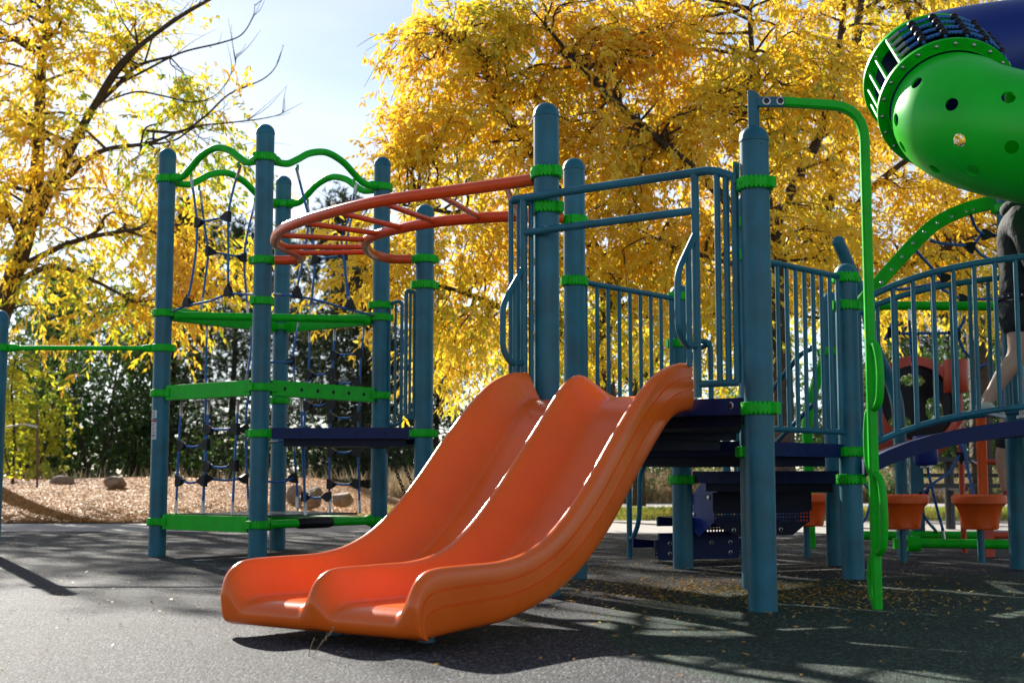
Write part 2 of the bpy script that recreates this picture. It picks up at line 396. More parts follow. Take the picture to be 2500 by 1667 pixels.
# warning stickers on the left post (two curved vinyl labels)
def sticker(z0, z1, a0, a1, m, r=PR + 0.0012, parent=p1, name='warning_label'):
    mb = MB(); vs = []; n = 8
    for z in (z0, z1):
        for j in range(n + 1):
            a = a0 + (a1 - a0) * j / n; vs.append((T1[0] + r * math.cos(a), T1[1] + r * math.sin(a), z))
    mb.add(vs, [(j, j + 1, n + 2 + j, n + 1 + j) for j in range(n)]); return mb.build(name, m, parent)
zt = lambda v: at(378, v, 9.72).z
A0, A1 = math.radians(214), math.radians(260)
w1 = sticker(zt(1072), zt(1024), A0, A1, LABELW); sticker(zt(1020), zt(1001), A0, A1, LABELW)
sticker(zt(1030), zt(1024.5), A0, A1, LABELR, PR + .0022, w1, 'warning_band')
mbt = MB()
random.seed(3)
for k, v in enumerate([1004, 1007.5, 1011, 1015, 1034, 1037, 1040, 1044, 1047.5, 1051, 1055, 1060, 1062, 1066]):
    r = PR + .0024; a = A0 + .08; e = A0 + .08 + (A1 - A0 - .16) * random.uniform(.5, 1); n = 6
    hh = 1.4 if v not in (1060, 1062) else 2.2
    vs = [(T1[0] + r * math.cos(a + (e - a) * j / n), T1[1] + r * math.sin(a + (e - a) * j / n), zt(v + q)) for q in (0, hh) for j in range(n + 1)]
    mbt.add(vs, [(j, j + 1, n + 2 + j, n + 1 + j) for j in range(n)])
mbt.build('warning_print', LABELG, w1)

def arch_bar(a, b, z, rise=0.155):
    A = V((*a, z)); B = V((*b, z)); d = B - A; L = d.length; u = d / L
    ts = [0.07, 0.10, 0.18, 0.26, 0.36, 0.5, 0.64, 0.74, 0.82, 0.90, 0.93]
    zs = [-0.01, -0.010, 0.0, 0.05, 0.118, rise, 0.118, 0.05, 0.0, -0.010, -0.01]
    pts = [A + d * t + V((0, 0, q)) for t, q in zip(ts, zs)]
    m = MB(); m.tube(cr(pts, 6), 0.026, 14)
    o = m.build('arch_bar', GREEN, tw)
    e = MB()
    for P, s in ((A, 1), (B, -1)):
        e.tube([P + u * s * 0.085, P + u * s * 0.10, P + u * s * 0.125], [0.036, 0.036, 0.030], 12)
    for t in (0.26, 0.74): e.rod(A + d * t + V((0, 0, 0.01)), A + d * t - V((0, 0, 0.03)), 0.010, 8)
    e.build_each('bar_socket', GREEN, o)
for a, b in ((T1, T2), (T2, T4), (T1, T3), (T3, T4)): arch_bar(a, b, ZA)

def beam_part(a, b, z, w=0.05, h=0.11, holes=0, name='beam'):
    A = V((*a, z)); B = V((*b, z)); u = (B - A).normalized()
    m = MB(); m.beam([A + u * 0.085, A + u * 0.115, B - u * 0.115, B - u * 0.085], w, h)
    m.beam([A + u * 0.07, A + u * 0.13], w + 0.014, 0.06); m.beam([B - u * 0.13, B - u * 0.07], w + 0.014, 0.06)
    o = m.build(name, GREEN, tw)
    if holes:
        hm = MB(); sd = u.cross(V((0, 0, 1)))
        for k in range(holes):
            c = A + (B - A) * (0.17 + 0.66 * k / (holes - 1))
            for s in (1, -1): hm.lathe([(0.0135, 0.0), (0.0135, 0.0015), (0, 0.0015)], c + sd * s * (w / 2), 12, axis=sd * s)
        hm.build_each('bolt_hole', HOLE, o)
    return o
def tube_part(a, b, z, r=0.032, name='cross_tube', z2=None, parent=None):
    A = V((*a, z)); B = V((*b, z if z2 is None else z2)); u = (B - A).normalized()
    m = MB(); m.tube([A + u * 0.08, B - u * 0.08], r, 14)
    for P, s in ((A, 1), (B, -1)): m.tube([P + u * s * 0.08, P + u * s * 0.105, P + u * s * 0.13], [r + .012, r + .012, r + .004], 12)
    return m.build(name, GREEN, parent or tw)
beam_part(T1, T2, ZL3); beam_part(T2, T4, ZL3, holes=6); beam_part(T1, T2, ZL4)
beam_part(T1, T3, ZL2, h=0.10); beam_part(T3, T4, ZL2, h=0.10)
tube_part(T1, T4, ZL2 - 0.015, 0.030)
lo = tube_part(T2, T4, ZL4, 0.030); tube_part(T3, T4, ZL4, 0.030); beam_part(T1, T3, ZL4)
m = MB(); A, B = V((*T2, ZL4)), V((*T4, ZL4)); m.tube([A + (B - A) * t for t in (.30, .33, .55, .58)], [0.034, 0.040, 0.040, 0.034], 14); m.build('rubber_sleeve', BLACK, lo)
# grey belt floor hung between the low beams
m = MB(); cx = [V((*q, ZL4 + 0.045)) for q in (T1, T3, T4, T2)]; c0 = sum(cx, V((0, 0, 0))) / 4
m.prism([c0 + (q - c0) * 0.80 for q in cx], V((0, 0, 0.014)))
m.build('belt_floor', mat('grey_belt', (0.055, 0.058, 0.062), 0.22, noise=(8, .25)), tw)

# blue triangular landing
def deck(parent, corners, z, th=0.075, inset=0.05, name='deck', m=NAVY):
    c = sum((V((*q, 0)) for q in corners), V((0, 0, 0))) / len(corners)
    P = []
    for q in corners:
        d = V((*q, 0)) - c; P.append(c + d * (1 - inset / d.length))
    k = MB(); k.prism([p + V((0, 0, z - th)) for p in P], V((0, 0, th)))
    o = k.build(name, m, parent)
    h = MB()
    for i in range(len(P)):
        a, b = P[i], P[(i + 1) % len(P)]; u = (b - a).normalized(); s = u.cross(V((0, 0, 1)))
        if (a + s * .1 - c).length < (a - s * .1 - c).length: s = -s
        n = max(3, int((b - a).length / 0.17))
        for t in range(1, n):
            h.lathe([(0.008, 0), (0.008, 0.001), (0, 0.001)], a + (b - a) * (t / n) + V((0, 0, z - th * .5)) + s * 0.0003, 8, axis=s)
    h.build_each('bolt_hole', HOLE, o)
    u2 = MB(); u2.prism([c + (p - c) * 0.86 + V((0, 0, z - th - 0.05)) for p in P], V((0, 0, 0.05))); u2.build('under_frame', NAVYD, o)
    return o
deck(tw, [(T2[0] + .04, T2[1] - .05), (T5[0] - .02, T5[1] - .05), (T4[0] + .03, T4[1])], 0.907)
# entry grab rails
def grab(a, dirv, ztop, zbot, out=0.13, r=0.014):
    A = V((*a, 0)); d = V((dirv[0], dirv[1], 0)).normalized()
    m = MB(); b0 = A + d * 0.07; e = A + d * out
    m.tube(fillet([b0 + V((0, 0, ztop - .015)), e + V((0, 0, ztop + .01)), e + V((0, 0, zbot)), b0 + V((0, 0, zbot - .01))], 0.05), r, 10)
    m.tube([b0 + V((0, 0, ztop - .02)), b0 + V((0, 0, zbot - .01))], r * .8, 8)
    m.tube([(b0 + e) / 2 + V((0, 0, ztop)), (b0 + e) / 2 + V((0, 0, zbot - .004))], r * .7, 8)
    return m.build('grab_rail', TEAL, tw)
grab(T4, (0.95, -0.25), 1.90, 0.97, .17); grab(T5, (-0.95, 0.2), 1.85, 0.98, .13)

# rope nets: one net per face
def net(faceA, faceB, ropes, rungs, label=None, horiz=()):
    """ropes: lists of (f, z) ; rungs: (f0, f1, z, sag)"""
    P = lambda f, z: V((*lerp2(faceA, faceB, f), z))
    u = (P(1, 0) - P(0, 0)).normalized(); nrm = u.cross(V((0, 0, 1)))
    for r in ropes: rope(tw, [P(*q) for q in r])
    for f0, f1, z, sag in rungs:
        a = P(f0, z); b = P(f1, z); d = (b - a).normalized()
        o = rope(tw, [a + d * .05, (a + b) / 2 - V((0, 0, sag)), b - d * .05], ends=0)
        connector(o, a, u, nrm); connector(o, b, -u, nrm)
    for pts, cons in horiz:
        o = rope(tw, [P(*q) for q in pts], ends=.06)
        for q in cons: connector(o, P(*q), V((0, 0, 1)), nrm)
up1 = [(.26, 2.76), (.30, 2.60), (.335, 2.40), (.33, 2.2), (.29, 1.98), (.24, 1.80)]
up2 = [(.76, 2.77), (.70, 2.62), (.655, 2.44), (.66, 2.2), (.665, 1.98), (.68, 1.84)]
zf = 1.80
net(T1, T2, [up1, up2, [(.22, 1.10), (.20, .8), (.19, .32)], [(.50, 1.10), (.485, .8), (.46, .32)], [(.79, 1.10), (.775, .8), (.755, .32)]],
    [(.335, .655, 2.42, .0), (.215, .495, .80, .012), (.20, .475, .545, .014), (.49, .785, .905, .0), (.485, .78, .65, .012)],
    horiz=[([(.10, 1.79), (.27, 1.815), (.5, 1.83), (.66, 1.86), (.80, 1.85), (.91, 1.835)], [(.25, 1.82), (.67, 1.86)])])
net(T2, T4, [[(.25, 2.77), (.32, 2.55), (.355, 2.42), (.33, 2.2), (.29, 2.0), (.26, 1.85)], [(.76, 2.76), (.70, 2.5), (.64, 2.35), (.655, 2.2), (.69, 2.0), (.73, 1.83)],
             [(.32, 1.12), (.335, .8), (.37, .31)]],
    [(.355, .645, 2.40, .0)],
    horiz=[([(.09, 1.84), (.30, 1.85), (.5, 1.835), (.7, 1.81), (.93, 1.79)], [(.27, 1.85), (.72, 1.825)])])
net(T1, T3, [[(.27, 2.75), (.31, 2.5), (.345, 2.3), (.33, 2.1), (.30, 1.85)], [(.74, 2.75), (.68, 2.5), (.655, 2.3), (.67, 2.1), (.70, 1.86)], [(.80, 1.72), (.83, 1.5), (.72, 1.2), (.70, .9), (.74, .32)], [(.35, 1.72), (.36, .32)]],
    [(.345, .655, 2.30, 0.0), (.36, .70, .95, .012), (.36, .71, .56, .012)])
net(T3, T4, [[(.26, 2.75), (.31, 2.5), (.34, 2.3), (.33, 2.1), (.30, 1.85)], [(.76, 2.75), (.68, 2.5), (.65, 2.3), (.66, 2.1), (.69, 1.85)],
             [(.30, 1.72), (.295, 1.4), (.26, 1.0), (.27, .6), (.28, .31)], [(.555, 1.72), (.54, 1.4), (.525, 1.0), (.52, .6), (.53, .31)], [(.84, 1.72), (.81, 1.4), (.80, 1.0), (.805, .6), (.82, .31)]],
    [(.34, .65, 2.30, 0.0), (.295, .545, 1.38, .004), (.54, .815, 1.52, .004), (.28, .535, 1.135, .004), (.535, .80, 1.30, .004), (.53, .80, 1.03, .006), (.265, .52, .42, .01), (.525, .80, .765, .006), (.52, .80, .52, .004)])
# loose inner ropes from the tall back post to the front
for pts in (((729, 790, 10.2), (718, 845, 9.9), (716, 885, 9.9), (720, 935, 9.8)), ((655, 1080, 9.5), (690, 1076, 9.6), (720, 1066, 9.7)), ((717, 1072, 9.7), (720, 1130, 9.7), (724, 1170, 9.7), (726, 1240, 9.7)), ((612, 800, 10.3), (613, 850, 10.2), (600, 935, 10.0))):
    rope(tw, [at(*q) for q in pts])
o = rope(tw, [at(*q) for q in ((660, 884, 9.6), (700, 884, 9.8), (714, 880, 9.9))], ends=0); connector(o, at(717, 884, 9.9), (-1, 0.1, 0), (0, 1, 0))
o = rope(tw, [at(*q) for q in ((655, 1175, 9.5), (690, 1176, 9.6), (718, 1166, 9.7))], ends=0); connector(o, at(722, 1166, 9.7), (-1, 0, -.2), (0, 1, 0))
# ------------------------------------------------------------------ chin-up bar at the far left
LP = (-3.788, 9.75)
cb = thing('chin_up_bar', 'short teal post and thin green bar at the left edge beside the tower', 'chin-up bar', (LP[0], LP[1], 0))
post(cb, LP, 1.80, [(1.52, 0.0)])
m = MB(); m.tube([V((LP[0] + .08, LP[1], 1.52)), V((T1[0] - .08, T1[1], 1.52))], 0.0175, 12)
for x, s in ((LP[0], 1), (T1[0], -1)): m.tube([V((x + s * .085, LP[1] + (0 if s > 0 else .03), 1.52)), V((x + s * .125, LP[1] + (0 if s > 0 else .03), 1.52)), V((x + s * .15, LP[1] + (0 if s > 0 else .03), 1.52))], [.030, .028, .020], 12)
m.build('bar', GREEN, cb)

# ------------------------------------------------------------------ chain ladder under the landing
cl = thing('chain_ladder', 'black chains hanging slanted below the blue landing behind the slide', 'chain ladder', (-0.75, 9.4, 0))
def chain(a, b, parent, lk=0.045):
    A, B = V(a), V(b); L = (B - A).length; n = int(L / (lk * 0.72)); u = (B - A).normalized(); s1 = u.orthogonal().normalized(); s2 = u.cross(s1)
    m = MB()
    for i in range(n):
        c = A + (B - A) * ((i + .5) / n); s = s1 if i % 2 else s2; h = lk / 2 - .011
        pts = [c + u * (h * (1 if q < 8 else -1)) * 1 + (u * math.cos(math.pi * (q / 7) - math.pi / 2) if False else V((0, 0, 0))) for q in range(0)]
        loop = []
        for q in range(6): a_ = math.pi * q / 5; loop.append(c + u * (h + .011 * math.sin(a_)) + s * (.011 * math.cos(a_)))
        for q in range(6): a_ = math.pi + math.pi * q / 5; loop.append(c + u * (-h + .011 * math.sin(a_)) + s * (.011 * math.cos(a_)))
        m.tube(loop, 0.0038, 5, closed=True)
    m.build('chain', BLKMET, parent)
for q, w in (((943, 1090), (986, 1198)), ((968, 1088), (1012, 1196)), ((995, 1086), (1038, 1196))):
    A = at(*q, 9.55); B = at(*w, 9.9); B2 = A + (B - A) * 2.2; B2.z = max(B2.z, 0.02); chain(A, B2, cl)
m = MB(); m.beam([V((-.93, 9.62, .83)), V((-.62, 9.35, .83))], .05, .06); m.build('mounting_bar', BLKMET, cl)

# ------------------------------------------------------------------ overhead ladder
ol = thing('overhead_ladder', 'curved orange overhead ladder of two tubes and rungs between tower and slide deck', 'monkey bars', (-0.9, 8, ZOR))
RA = [(-1.64, 9.09), (-1.54, 9.085), (-1.455, 9.02), (-1.435, 8.85), (-1.50, 8.55), (-1.50, 8.30), (-1.36, 7.87), (-1.03, 7.42), (-.70, 7.10), (-.32, 6.86), (0.0, 6.66), (.115, 6.58)]
RB = [(-.69, 9.05), (-.80, 9.045), (-.88, 8.98), (-.945, 8.80), (-.95, 8.50), (-.89, 8.22), (-.73, 7.97), (-.53, 7.77), (-.34, 7.65), (-.10, 7.56), (.12, 7.53), (.29, 7.58)]
for R_ in (RA, RB):
    m = MB(); m.tube(cr([V((x, y, ZOR)) for x, y in R_], 6), 0.0325, 16); m.build('rail', ORMET, ol)
def near(R_, t):
    Q = cr([V((x, y, ZOR)) for x, y in R_], 12); return Q[int(t * (len(Q) - 1))]
for (ua, va), (ub, vb) in (((724, 621), (900, 621)), ((689, 604), (893, 604)), ((689, 581), (896, 585)), ((738, 555), (924, 567)), ((819, 531), (984, 553)), ((931, 508), (1065, 536)), ((1072, 492), (1168, 525)), ((1235, 470), (1262, 522))):
    Qa = cr([V((x, y, ZOR)) for x, y in RA], 14); Qb = cr([V((x, y, ZOR)) for x, y in RB], 14)
    dz = ZOR - CAMZ
    def pick(Q, u):  # rung ends sit on the rails
        best = None
        for q in Q:
            uu = 1250 + F * q.x / (q.y * math.cos(PITCH) + dz * math.sin(PITCH)); vv = 833.5 - F * (-q.y * math.sin(PITCH) + dz * math.cos(PITCH)) / (q.y * math.cos(PITCH) + dz * math.sin(PITCH))
            e = (uu - u[0]) ** 2 + (vv - u[1]) ** 2
            if best is None or e < best[0]: best = (e, q)
        return best[1]
    a = pick(Qa, (ua, va)); b = pick(Qb, (ub, vb))
    m = MB(); m.rod(a, b, 0.0165, 12); m.build('rung', ORMET, ol)

# ================================================================== MAIN PLATFORM
mp = thing('play_platform', 'teal post platform with navy decks and railings that carries the orange slide', 'play structure', (1.1, 7.2, 0))
post(mp, P1, 2.445, [(2.085, 2.2), (1.905, ang(P1, P3)), (.86, 1.0)])
post(mp, P2, 2.43, [(ZOR - .01, ang(P2, P1) + .2), (1.70, ang(P2, P4)), (.70, 0)])
pp3 = post(mp, P3, 2.125, [(1.86, ang(P3, P1)), (0.868, ang(P3, P1))])
post(mp, P8, 2.06, [(1.89, ang(P8, P3)), (1.72, ang(P8, P5)), (.70, .5), (.86, 2.5)])
post(mp, P4, 1.80, [(1.72, ang(P4, P2)), (1.42, 0.3), (.70, 1.0), (0.555, ang(P4, P5))])
post(mp, P5, 1.80, [(1.715, ang(P5, P8)), (1.555, 0.3), (.715, ang(P5, P8)), (0.56, 2.2)])
post(mp, P6, 1.80, [(1.40, 2.4), (.56, 2.9)])
deck(mp, [(P1[0] - .02, P1[1] - .05), (P3[0] - .02, P3[1] - .03), (P8[0], P8[1] + .03)], 0.917, inset=0.03)
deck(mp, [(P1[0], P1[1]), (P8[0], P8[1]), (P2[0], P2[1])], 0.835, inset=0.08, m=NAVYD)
deck(mp, [(P2[0], P2[1]), (P8[0] - .02, P8[1] - .05), (P5[0] - .02, P5[1] - .05), (P4[0], P4[1])], 0.757, inset=0.03)
deck(mp, [(P4[0] + .03, P4[1] - .05), (P5[0] - .02, P5[1] + .10), (P6[0], P6[1])], 0.608, inset=0.03)
# yellowish bolts with white washers on deck faces
def washer(parent, c, ax, r=0.016):
    m = MB(); m.lathe([(r, 0), (r, .002), (r * .72, .003), (r * .70, .0016)], c, 16, axis=ax); o = m.build('washer', STEEL, parent)
    m = MB(); m.lathe([(r * .62, 0.0), (r * .62, .006), (r * .3, .007), (r * .28, .002), (0, .002)], c, 12, axis=ax); m.build('bolt', BLKMET, parent)
def railing(parent, a, b, zt, zb, n, r=0.0175, rb=0.0125, off=0.085, arch=None, name='railing'):
    A = V((*a, 0)); B = V((*b, 0)); u = (B - A).normalized()
    m = MB()
    fa = arch or (lambda t: 0.0)
    tp = [A + u * off + (B - A - u * 2 * off) * t + V((0, 0, zt + fa(t))) for t in [i / 10 for i in range(11)]]
    bt = [A + u * off + (B - A - u * 2 * off) * t + V((0, 0, zb + fa(t))) for t in [i / 10 for i in range(11)]]
    m.tube(tp, r, 12); m.tube(bt, r * .92, 12)
    for i in range(n):
        t = 0.02 + 0.96 * i / (n - 1)
        c = A + u * off + (B - A - u * 2 * off) * t
        m.rod(c + V((0, 0, zb + fa(t))), c + V((0, 0, zt + fa(t))), rb, 10)
    return m.build(name, TEAL, parent)
railing(mp, P2, P4, 1.705, 0.84, 9)
rl = railing(mp, P8, P5, 1.715, 0.825, 10, off=.075)

# slide hood: bent rail round the top of the slide
HL = V((-.012, 6.54, 0)); HR = V((0.905, 5.885, 0)); he = (HR - HL).normalized(); ZH = 1.95
hn = V((-he.y, he.x, 0));  hn = hn if hn.y < 0 else -hn     # outward (towards the slide)
aP1 = V((P1[0] - .072, P1[1] - .03, 0)); aP3 = V((P3[0] - .073, P3[1] + .045, 0))
z = lambda p, h: V((p.x, p.y, h))
m = MB()
m.tube(fillet([z(aP1, ZH - .02), z(HL, ZH), z(HR, ZH), z(aP3, ZH - .05)], 0.045, 6), 0.020, 14)
FL = V((.057, 6.49, 0)); FR = V((.832, 5.937, 0))
FLi = HL + he * 0.0; FRi = HR - he * 0.165
m.tube([z(FL, ZH), z(FL, 0.925)], 0.019, 12); m.tube([z(FR, ZH), z(FR, 0.925)], 0.019, 12)
m.tube([z(FL, ZH - .175), z(FR, ZH - .175)], 0.019, 12)
hood = m.build('slide_hood', TEAL, mp)
m = MB()
for t in (.06, .42, .95):
    q = HL + (aP1 - HL) * t; m.rod(z(q, .96), z(q, ZH), 0.0135, 10)
m.tube([z(HL, .97), z(HL + (aP1 - HL) * .98, .97)], .0165, 10)
m.build('side_bars', TEAL, hood)
m = MB()
for t in (.18, .55, .92):
    q = HR + (aP3 - HR) * t; m.rod(z(q, .985), z(q, ZH - .045 * t), 0.0145 if t < .8 else 0.018, 10)
m.tube([z(FR, .985), z(HR + (aP3 - HR) * .95, .985)], .0165, 10); m.build('side_bars', TEAL, hood)
for base, inner, zt_, zb_ in ((FL, FL - he * .075 + hn * .03, 1.60, 1.15), (FR, FR - he * .055 + hn * .035, 1.67, 1.18)):
    m = MB(); o_ = hn * 0.175
    m.tube(fillet([z(base, zt_), z(base + o_, zt_ - .20), z(base + o_, zb_ + .03), z(base + o_ * .6, zb_ - .035), z(base, zb_ - .02)], 0.055, 6), 0.0150, 12)
    m.tube([z(base + o_ * .42, zt_ - .09), z(base + o_ * .42, 1.06)], 0.0135, 10)
    m.build('grab_handle', TEAL, hood)
for P, q in ((aP1, P1), (aP3, P3)):
    m = MB(); d = (V((*q, 0)) - P).normalized(); m.box(z(P + d * .0, ZH - .03), (.012, .05, .10), x=d); m.build('mounting_plate', TEAL, hood)
fa = MB()
# washer on the blue deck edge beside post P3
e13 = (V((*P3, 0)) - V((*P1, 0))).normalized(); n13 = e13.cross(V((0, 0, 1))); n13 = n13 if n13.y < 0 else -n13
m = MB(); A = V((P3[0], P3[1], 0)) - e13 * 0.36 + n13 * 0.045; B = V((P3[0], P3[1], 0)) - e13 * 0.075 + n13 * 0.02
m.prism([z(A, .845), z(B, .845), z(B, .918), z(A, .918)], -n13 * .03); ed = m.build('deck_edge', NAVY, mp)
washer(ed, z(B - e13 * 0.055 + n13 * .0025, .885), n13, .017)
n85 = V((P5[0] - P8[0], P5[1] - P8[1], 0)).normalized().cross(V((0, 0, 1))); n85 = n85 if n85.y < 0 else -n85

# strap on top of the front right post that holds the green loop pole
m = MB()
sx = P3[0] + .005
for dx in (-.022, .022):
    m.beam([V((sx + dx * .6 - .004, P3[1] + dx, 2.08)), V((sx + dx * .6 - .004, P3[1] + dx, 2.28))], .032, .008, up=(0, 1, 0))
m.tube([V((sx, P3[1], 2.06)), V((sx, P3[1], 2.265)), V((sx, P3[1], 2.28))], [.015, .015, .009], 10)
st = m.build('strap', TEAL, pp3)

# ================================================================== DOUBLE SLIDE
sl = thing('double_slide', 'orange plastic double slide with two chutes side by side', 'slide', (0.1, 5.2, 0))
E0 = V((-0.285, 4.375, 0)); ts = V((0.5798, 0.8148, 0)); es = V((0.8148, -0.5798, 0)); SW = 0.92
rim = [(.020, .040), (-.022, .060), (-.038, .110), (-.040, .170), (-.018, .225), (.020, .256), (.080, .271), (.22, .274), (.36, .274), (.477, .279), (.613, .301), (.756, .354), (.906, .448), (1.066, .581), (1.234, .739), (1.413, .893), (1.563, .998), (1.70, 1.053), (1.80, 1.072), (1.872, 1.077)]
midr = [(.020, .040), (-.030, .058), (-.046, .105), (-.048, .155), (-.022, .212), (.020, .242), (.080, .256), (.22, .257), (.36, .257), (.477, .258), (.613, .275), (.756, .324), (.906, .418), (1.06, .545), (1.22, .690), (1.39, .845), (1.53, .975), (1.645, 1.030), (1.755, 1.010), (1.872, .945)]
flo = [(.020, .040), (-.012, .048), (-.028, .070), (-.026, .100), (-.004, .124), (.030, .136), (.080, .139), (.22, .136), (.36, .136), (.49, .140), (.64, .156), (.80, .198), (.975, .290), (1.155, .430), (1.335, .595), (1.505, .762), (1.645, .872), (1.755, .924), (1.82, .936), (1.885, .938)]
bot = [(.030, .040), (.031, .040), (.032, .040), (.034, .040), (.038, .040), (.046, .041), (.085, .045), (.224, .053), (.36, .058), (.49, .067), (.682, .104), (.83, .150), (.99, .222), (1.20, .370), (1.40, .560), (1.56, .702), (1.68, .800), (1.77, .845), (1.84, .860), (1.895, .868)]
def dense(P, k=5): return [(p.x, p.z) for p in cr([V((a, 0, b)) for a, b in P], k)]
rim, midr, flo, bot = (dense(q) for q in (rim, midr, flo, bot))
NS = len(rim)
# wall profile from rim crest (0) to floor, distance from crest -> height share
WP = [(0.0, 1.0), (.012, .992), (.024, .955), (.036, .88), (.052, .755), (.070, .60), (.090, .42), (.110, .25), (.126, .13), (.140, .05), (.152, .012), (.170, 0.0)]
def wscale(k):
    x = flo[k][0]
    lo = min(max((x - .15) / .75, 0), 1); hi = min(max((x - 1.55) / .28, 0), 1)
    return (.52 + .34 * lo * lo * (3 - 2 * lo)) * (1 - .40 * hi)
def share(dw):
    for (a, p), (b, q) in zip(WP, WP[1:]):
        if dw <= b: t = (dw - a) / (b - a); return p + (q - p) * t
    return 0.0
cols = []  # (w, kind, share)  kind 0 outer rim, 1 mid
ws = sorted(set([0.022 + d * .62 for d, _ in WP] + [0.46 - d * .62 for d, _ in WP] + [0.46 + d * .62 for d, _ in WP] + [SW - 0.022 - d * .62 for d, _ in WP] + [0.022 + d for d, _ in WP] + [0.46 - d for d, _ in WP] + [0.46 + d for d, _ in WP] + [SW - 0.022 - d for d, _ in WP] + [0.205, 0.24, 0.275, 0.645, 0.68, 0.715]))
for w in ws:
    dr, dm = min(w - .022, SW - .022 - w), abs(w - .46)
    if dr <= dm: cols.append((w, 0, dr))
    else: cols.append((w, 1, dm))
def pt(w, s, zz): return E0 - es * w + ts * s + V((0, 0, zz))
vs = []; fs = []
def addcol(fn):
    i0 = len(vs)
    for k in range(NS): vs.append(fn(k))
    return i0
def rimpt(k, drop, w):
    # outer wall: between rim crest and bottom path
    r, b = rim[k], bot[k]
    return pt(w, r[0] + (b[0] - r[0]) * drop, r[1] + (b[1] - r[1]) * drop)
outer = [(0.0, .022), (.010, .012), (.035, .004), (.075, -.001), (.13, -.003), (.30, -.003), (.312, .003), (.325, .003), (.337, -.004), (.55, -.004), (.562, .003), (.575, .003), (.587, -.003), (.80, .000), (.90, .006), (.96, .014), (1.0, .026)]
cidx = []
for d, w in reversed(outer): cidx.append(addcol(lambda k, d=d, w=w: rimpt(k, d, w)))          # right skirt, bottom -> crest
for w, kd, sh in cols[1:-1] if False else cols:
    src = rim if kd == 0 else midr
    if sh < 1e-6 and kd == 0: continue
    def col(k, w=w, src=src, dw=sh):
        q = share(min(dw / wscale(k), .17)); return pt(w, flo[k][0] + (src[k][0] - flo[k][0]) * q, flo[k][1] + (src[k][1] - flo[k][1]) * q)
    cidx.append(addcol(col))
for d, w in outer: cidx.append(addcol(lambda k, d=d, w=w: rimpt(k, d, SW - w)))
for a, b in zip(cidx, cidx[1:]):
    for k in range(NS - 1): fs.append((a + k, b + k, b + k + 1, a + k + 1))
a, b = cidx[-1], cidx[0]
for k in range(NS - 1): fs.append((a + k, b + k, b + k + 1, a + k + 1))      # underside
fs.append(tuple(c + NS - 1 for c in cidx))                                     # upper end
m = MB(); m.add(vs, fs)
body = m.build('chute', SLIDE, sl, ang=50)
# feet under the exit
for w, s in ((0.20, .26), (0.62, .24)):
    m = MB(); c = pt(w, s, 0); m.lathe([(0, 0), (.028, 0), (.028, .075), (0, .075)], c, 14); m.build('foot', TEAL, sl)

# ================================================================== GREEN LOOP POLE
gp = thing('loop_pole', 'bright green climbing pole with welded side loops curving up to the front right post', 'climbing pole', (1.615, 5.87, 0))
gx, gy = 1.592, 5.87
m = MB()
top = at(1900, 230, 5.79)
pts = [V((gx, gy, -.01)), V((gx, gy, 1.0)), V((gx, gy, 1.9)), V((gx, gy, 2.235)), V((top.x + .02, 5.785, 2.235))]
m.beam(fillet(pts, 0.19, 10), 0.042, 0.042, up=(0.05, 1, 0), bev=0.012); m.build('pole', GREEN, gp, ang=35)
m = MB(); m.beam([V((P3[0] + .015, 5.785, 2.235)), V((top.x + .035, 5.785, 2.235))], .020, .046); br = m.build('bracket', TEAL, gp)
for k in (0, 1): washer(br, V((P3[0] + .068 + .062 * k - .01, 5.774, 2.237)), (0, -1, 0), .0185)
ld = V((.25, -.97, 0)).normalized()
zs_ = [(1.16, .87, 1), (.865, .585, -1), (.58, .24, 1), (.235, .02, -1)]
for z1, z0, s in zs_:
    m = MB(); c = V((gx, gy, 0)); o_ = ld * s * (.062 if s > 0 else .040)
    rr = .017
    m.tube(cr([c + ld * s * .018 + V((0, 0, z1)), c + o_ * .75 + V((0, 0, z1 - .012)), c + o_ * 1.1 + V((0, 0, z1 - .06)), c + o_ * 1.28 + V((0, 0, (z1 + z0) / 2)), c + o_ * 1.1 + V((0, 0, z0 + .05)), c + o_ * .7 + V((0, 0, z0 + .012)), c + ld * s * .015 + V((0, 0, z0 + .005))], 6), rr, 12)
    m.build('loop', GREEN, gp)

# ================================================================== STAIR behind the platform
so = V((1.60, 8.62, 0)); sd = V((-.41, .912, 0)).normalized(); sw = V((.912, .41, 0)).normalized()
stg = thing('stair', 'navy perforated metal steps with tube handrails behind the platform', 'steps', so)
PERF = mat('perforated_navy_metal', (0.003, 0.009, 0.055), 0.5, spec=.2)
def perf_setup():
    nt = PERF.node_tree; b = nt.nodes['Principled BSDF']
    uv = nt.nodes.new('ShaderNodeUVMap')
    v = nt.nodes.new('ShaderNodeVectorMath'); v.operation = 'FRACTION'
    nt.links.new(uv.outputs['UV'], v.inputs[0])
    s = nt.nodes.new('ShaderNodeVectorMath'); s.operation = 'SUBTRACT'; s.inputs[1].default_value = (.5, .5, 0); nt.links.new(v.outputs[0], s.inputs[0])
    l = nt.nodes.new('ShaderNodeVectorMath'); l.operation = 'LENGTH'; nt.links.new(s.outputs[0], l.inputs[0])
    c = nt.nodes.new('ShaderNodeMath'); c.operation = 'GREATER_THAN'; c.inputs[1].default_value = 0.27; nt.links.new(l.outputs['Value'], c.inputs[0])
    nt.links.new(c.outputs[0], b.inputs['Alpha'])
perf_setup()
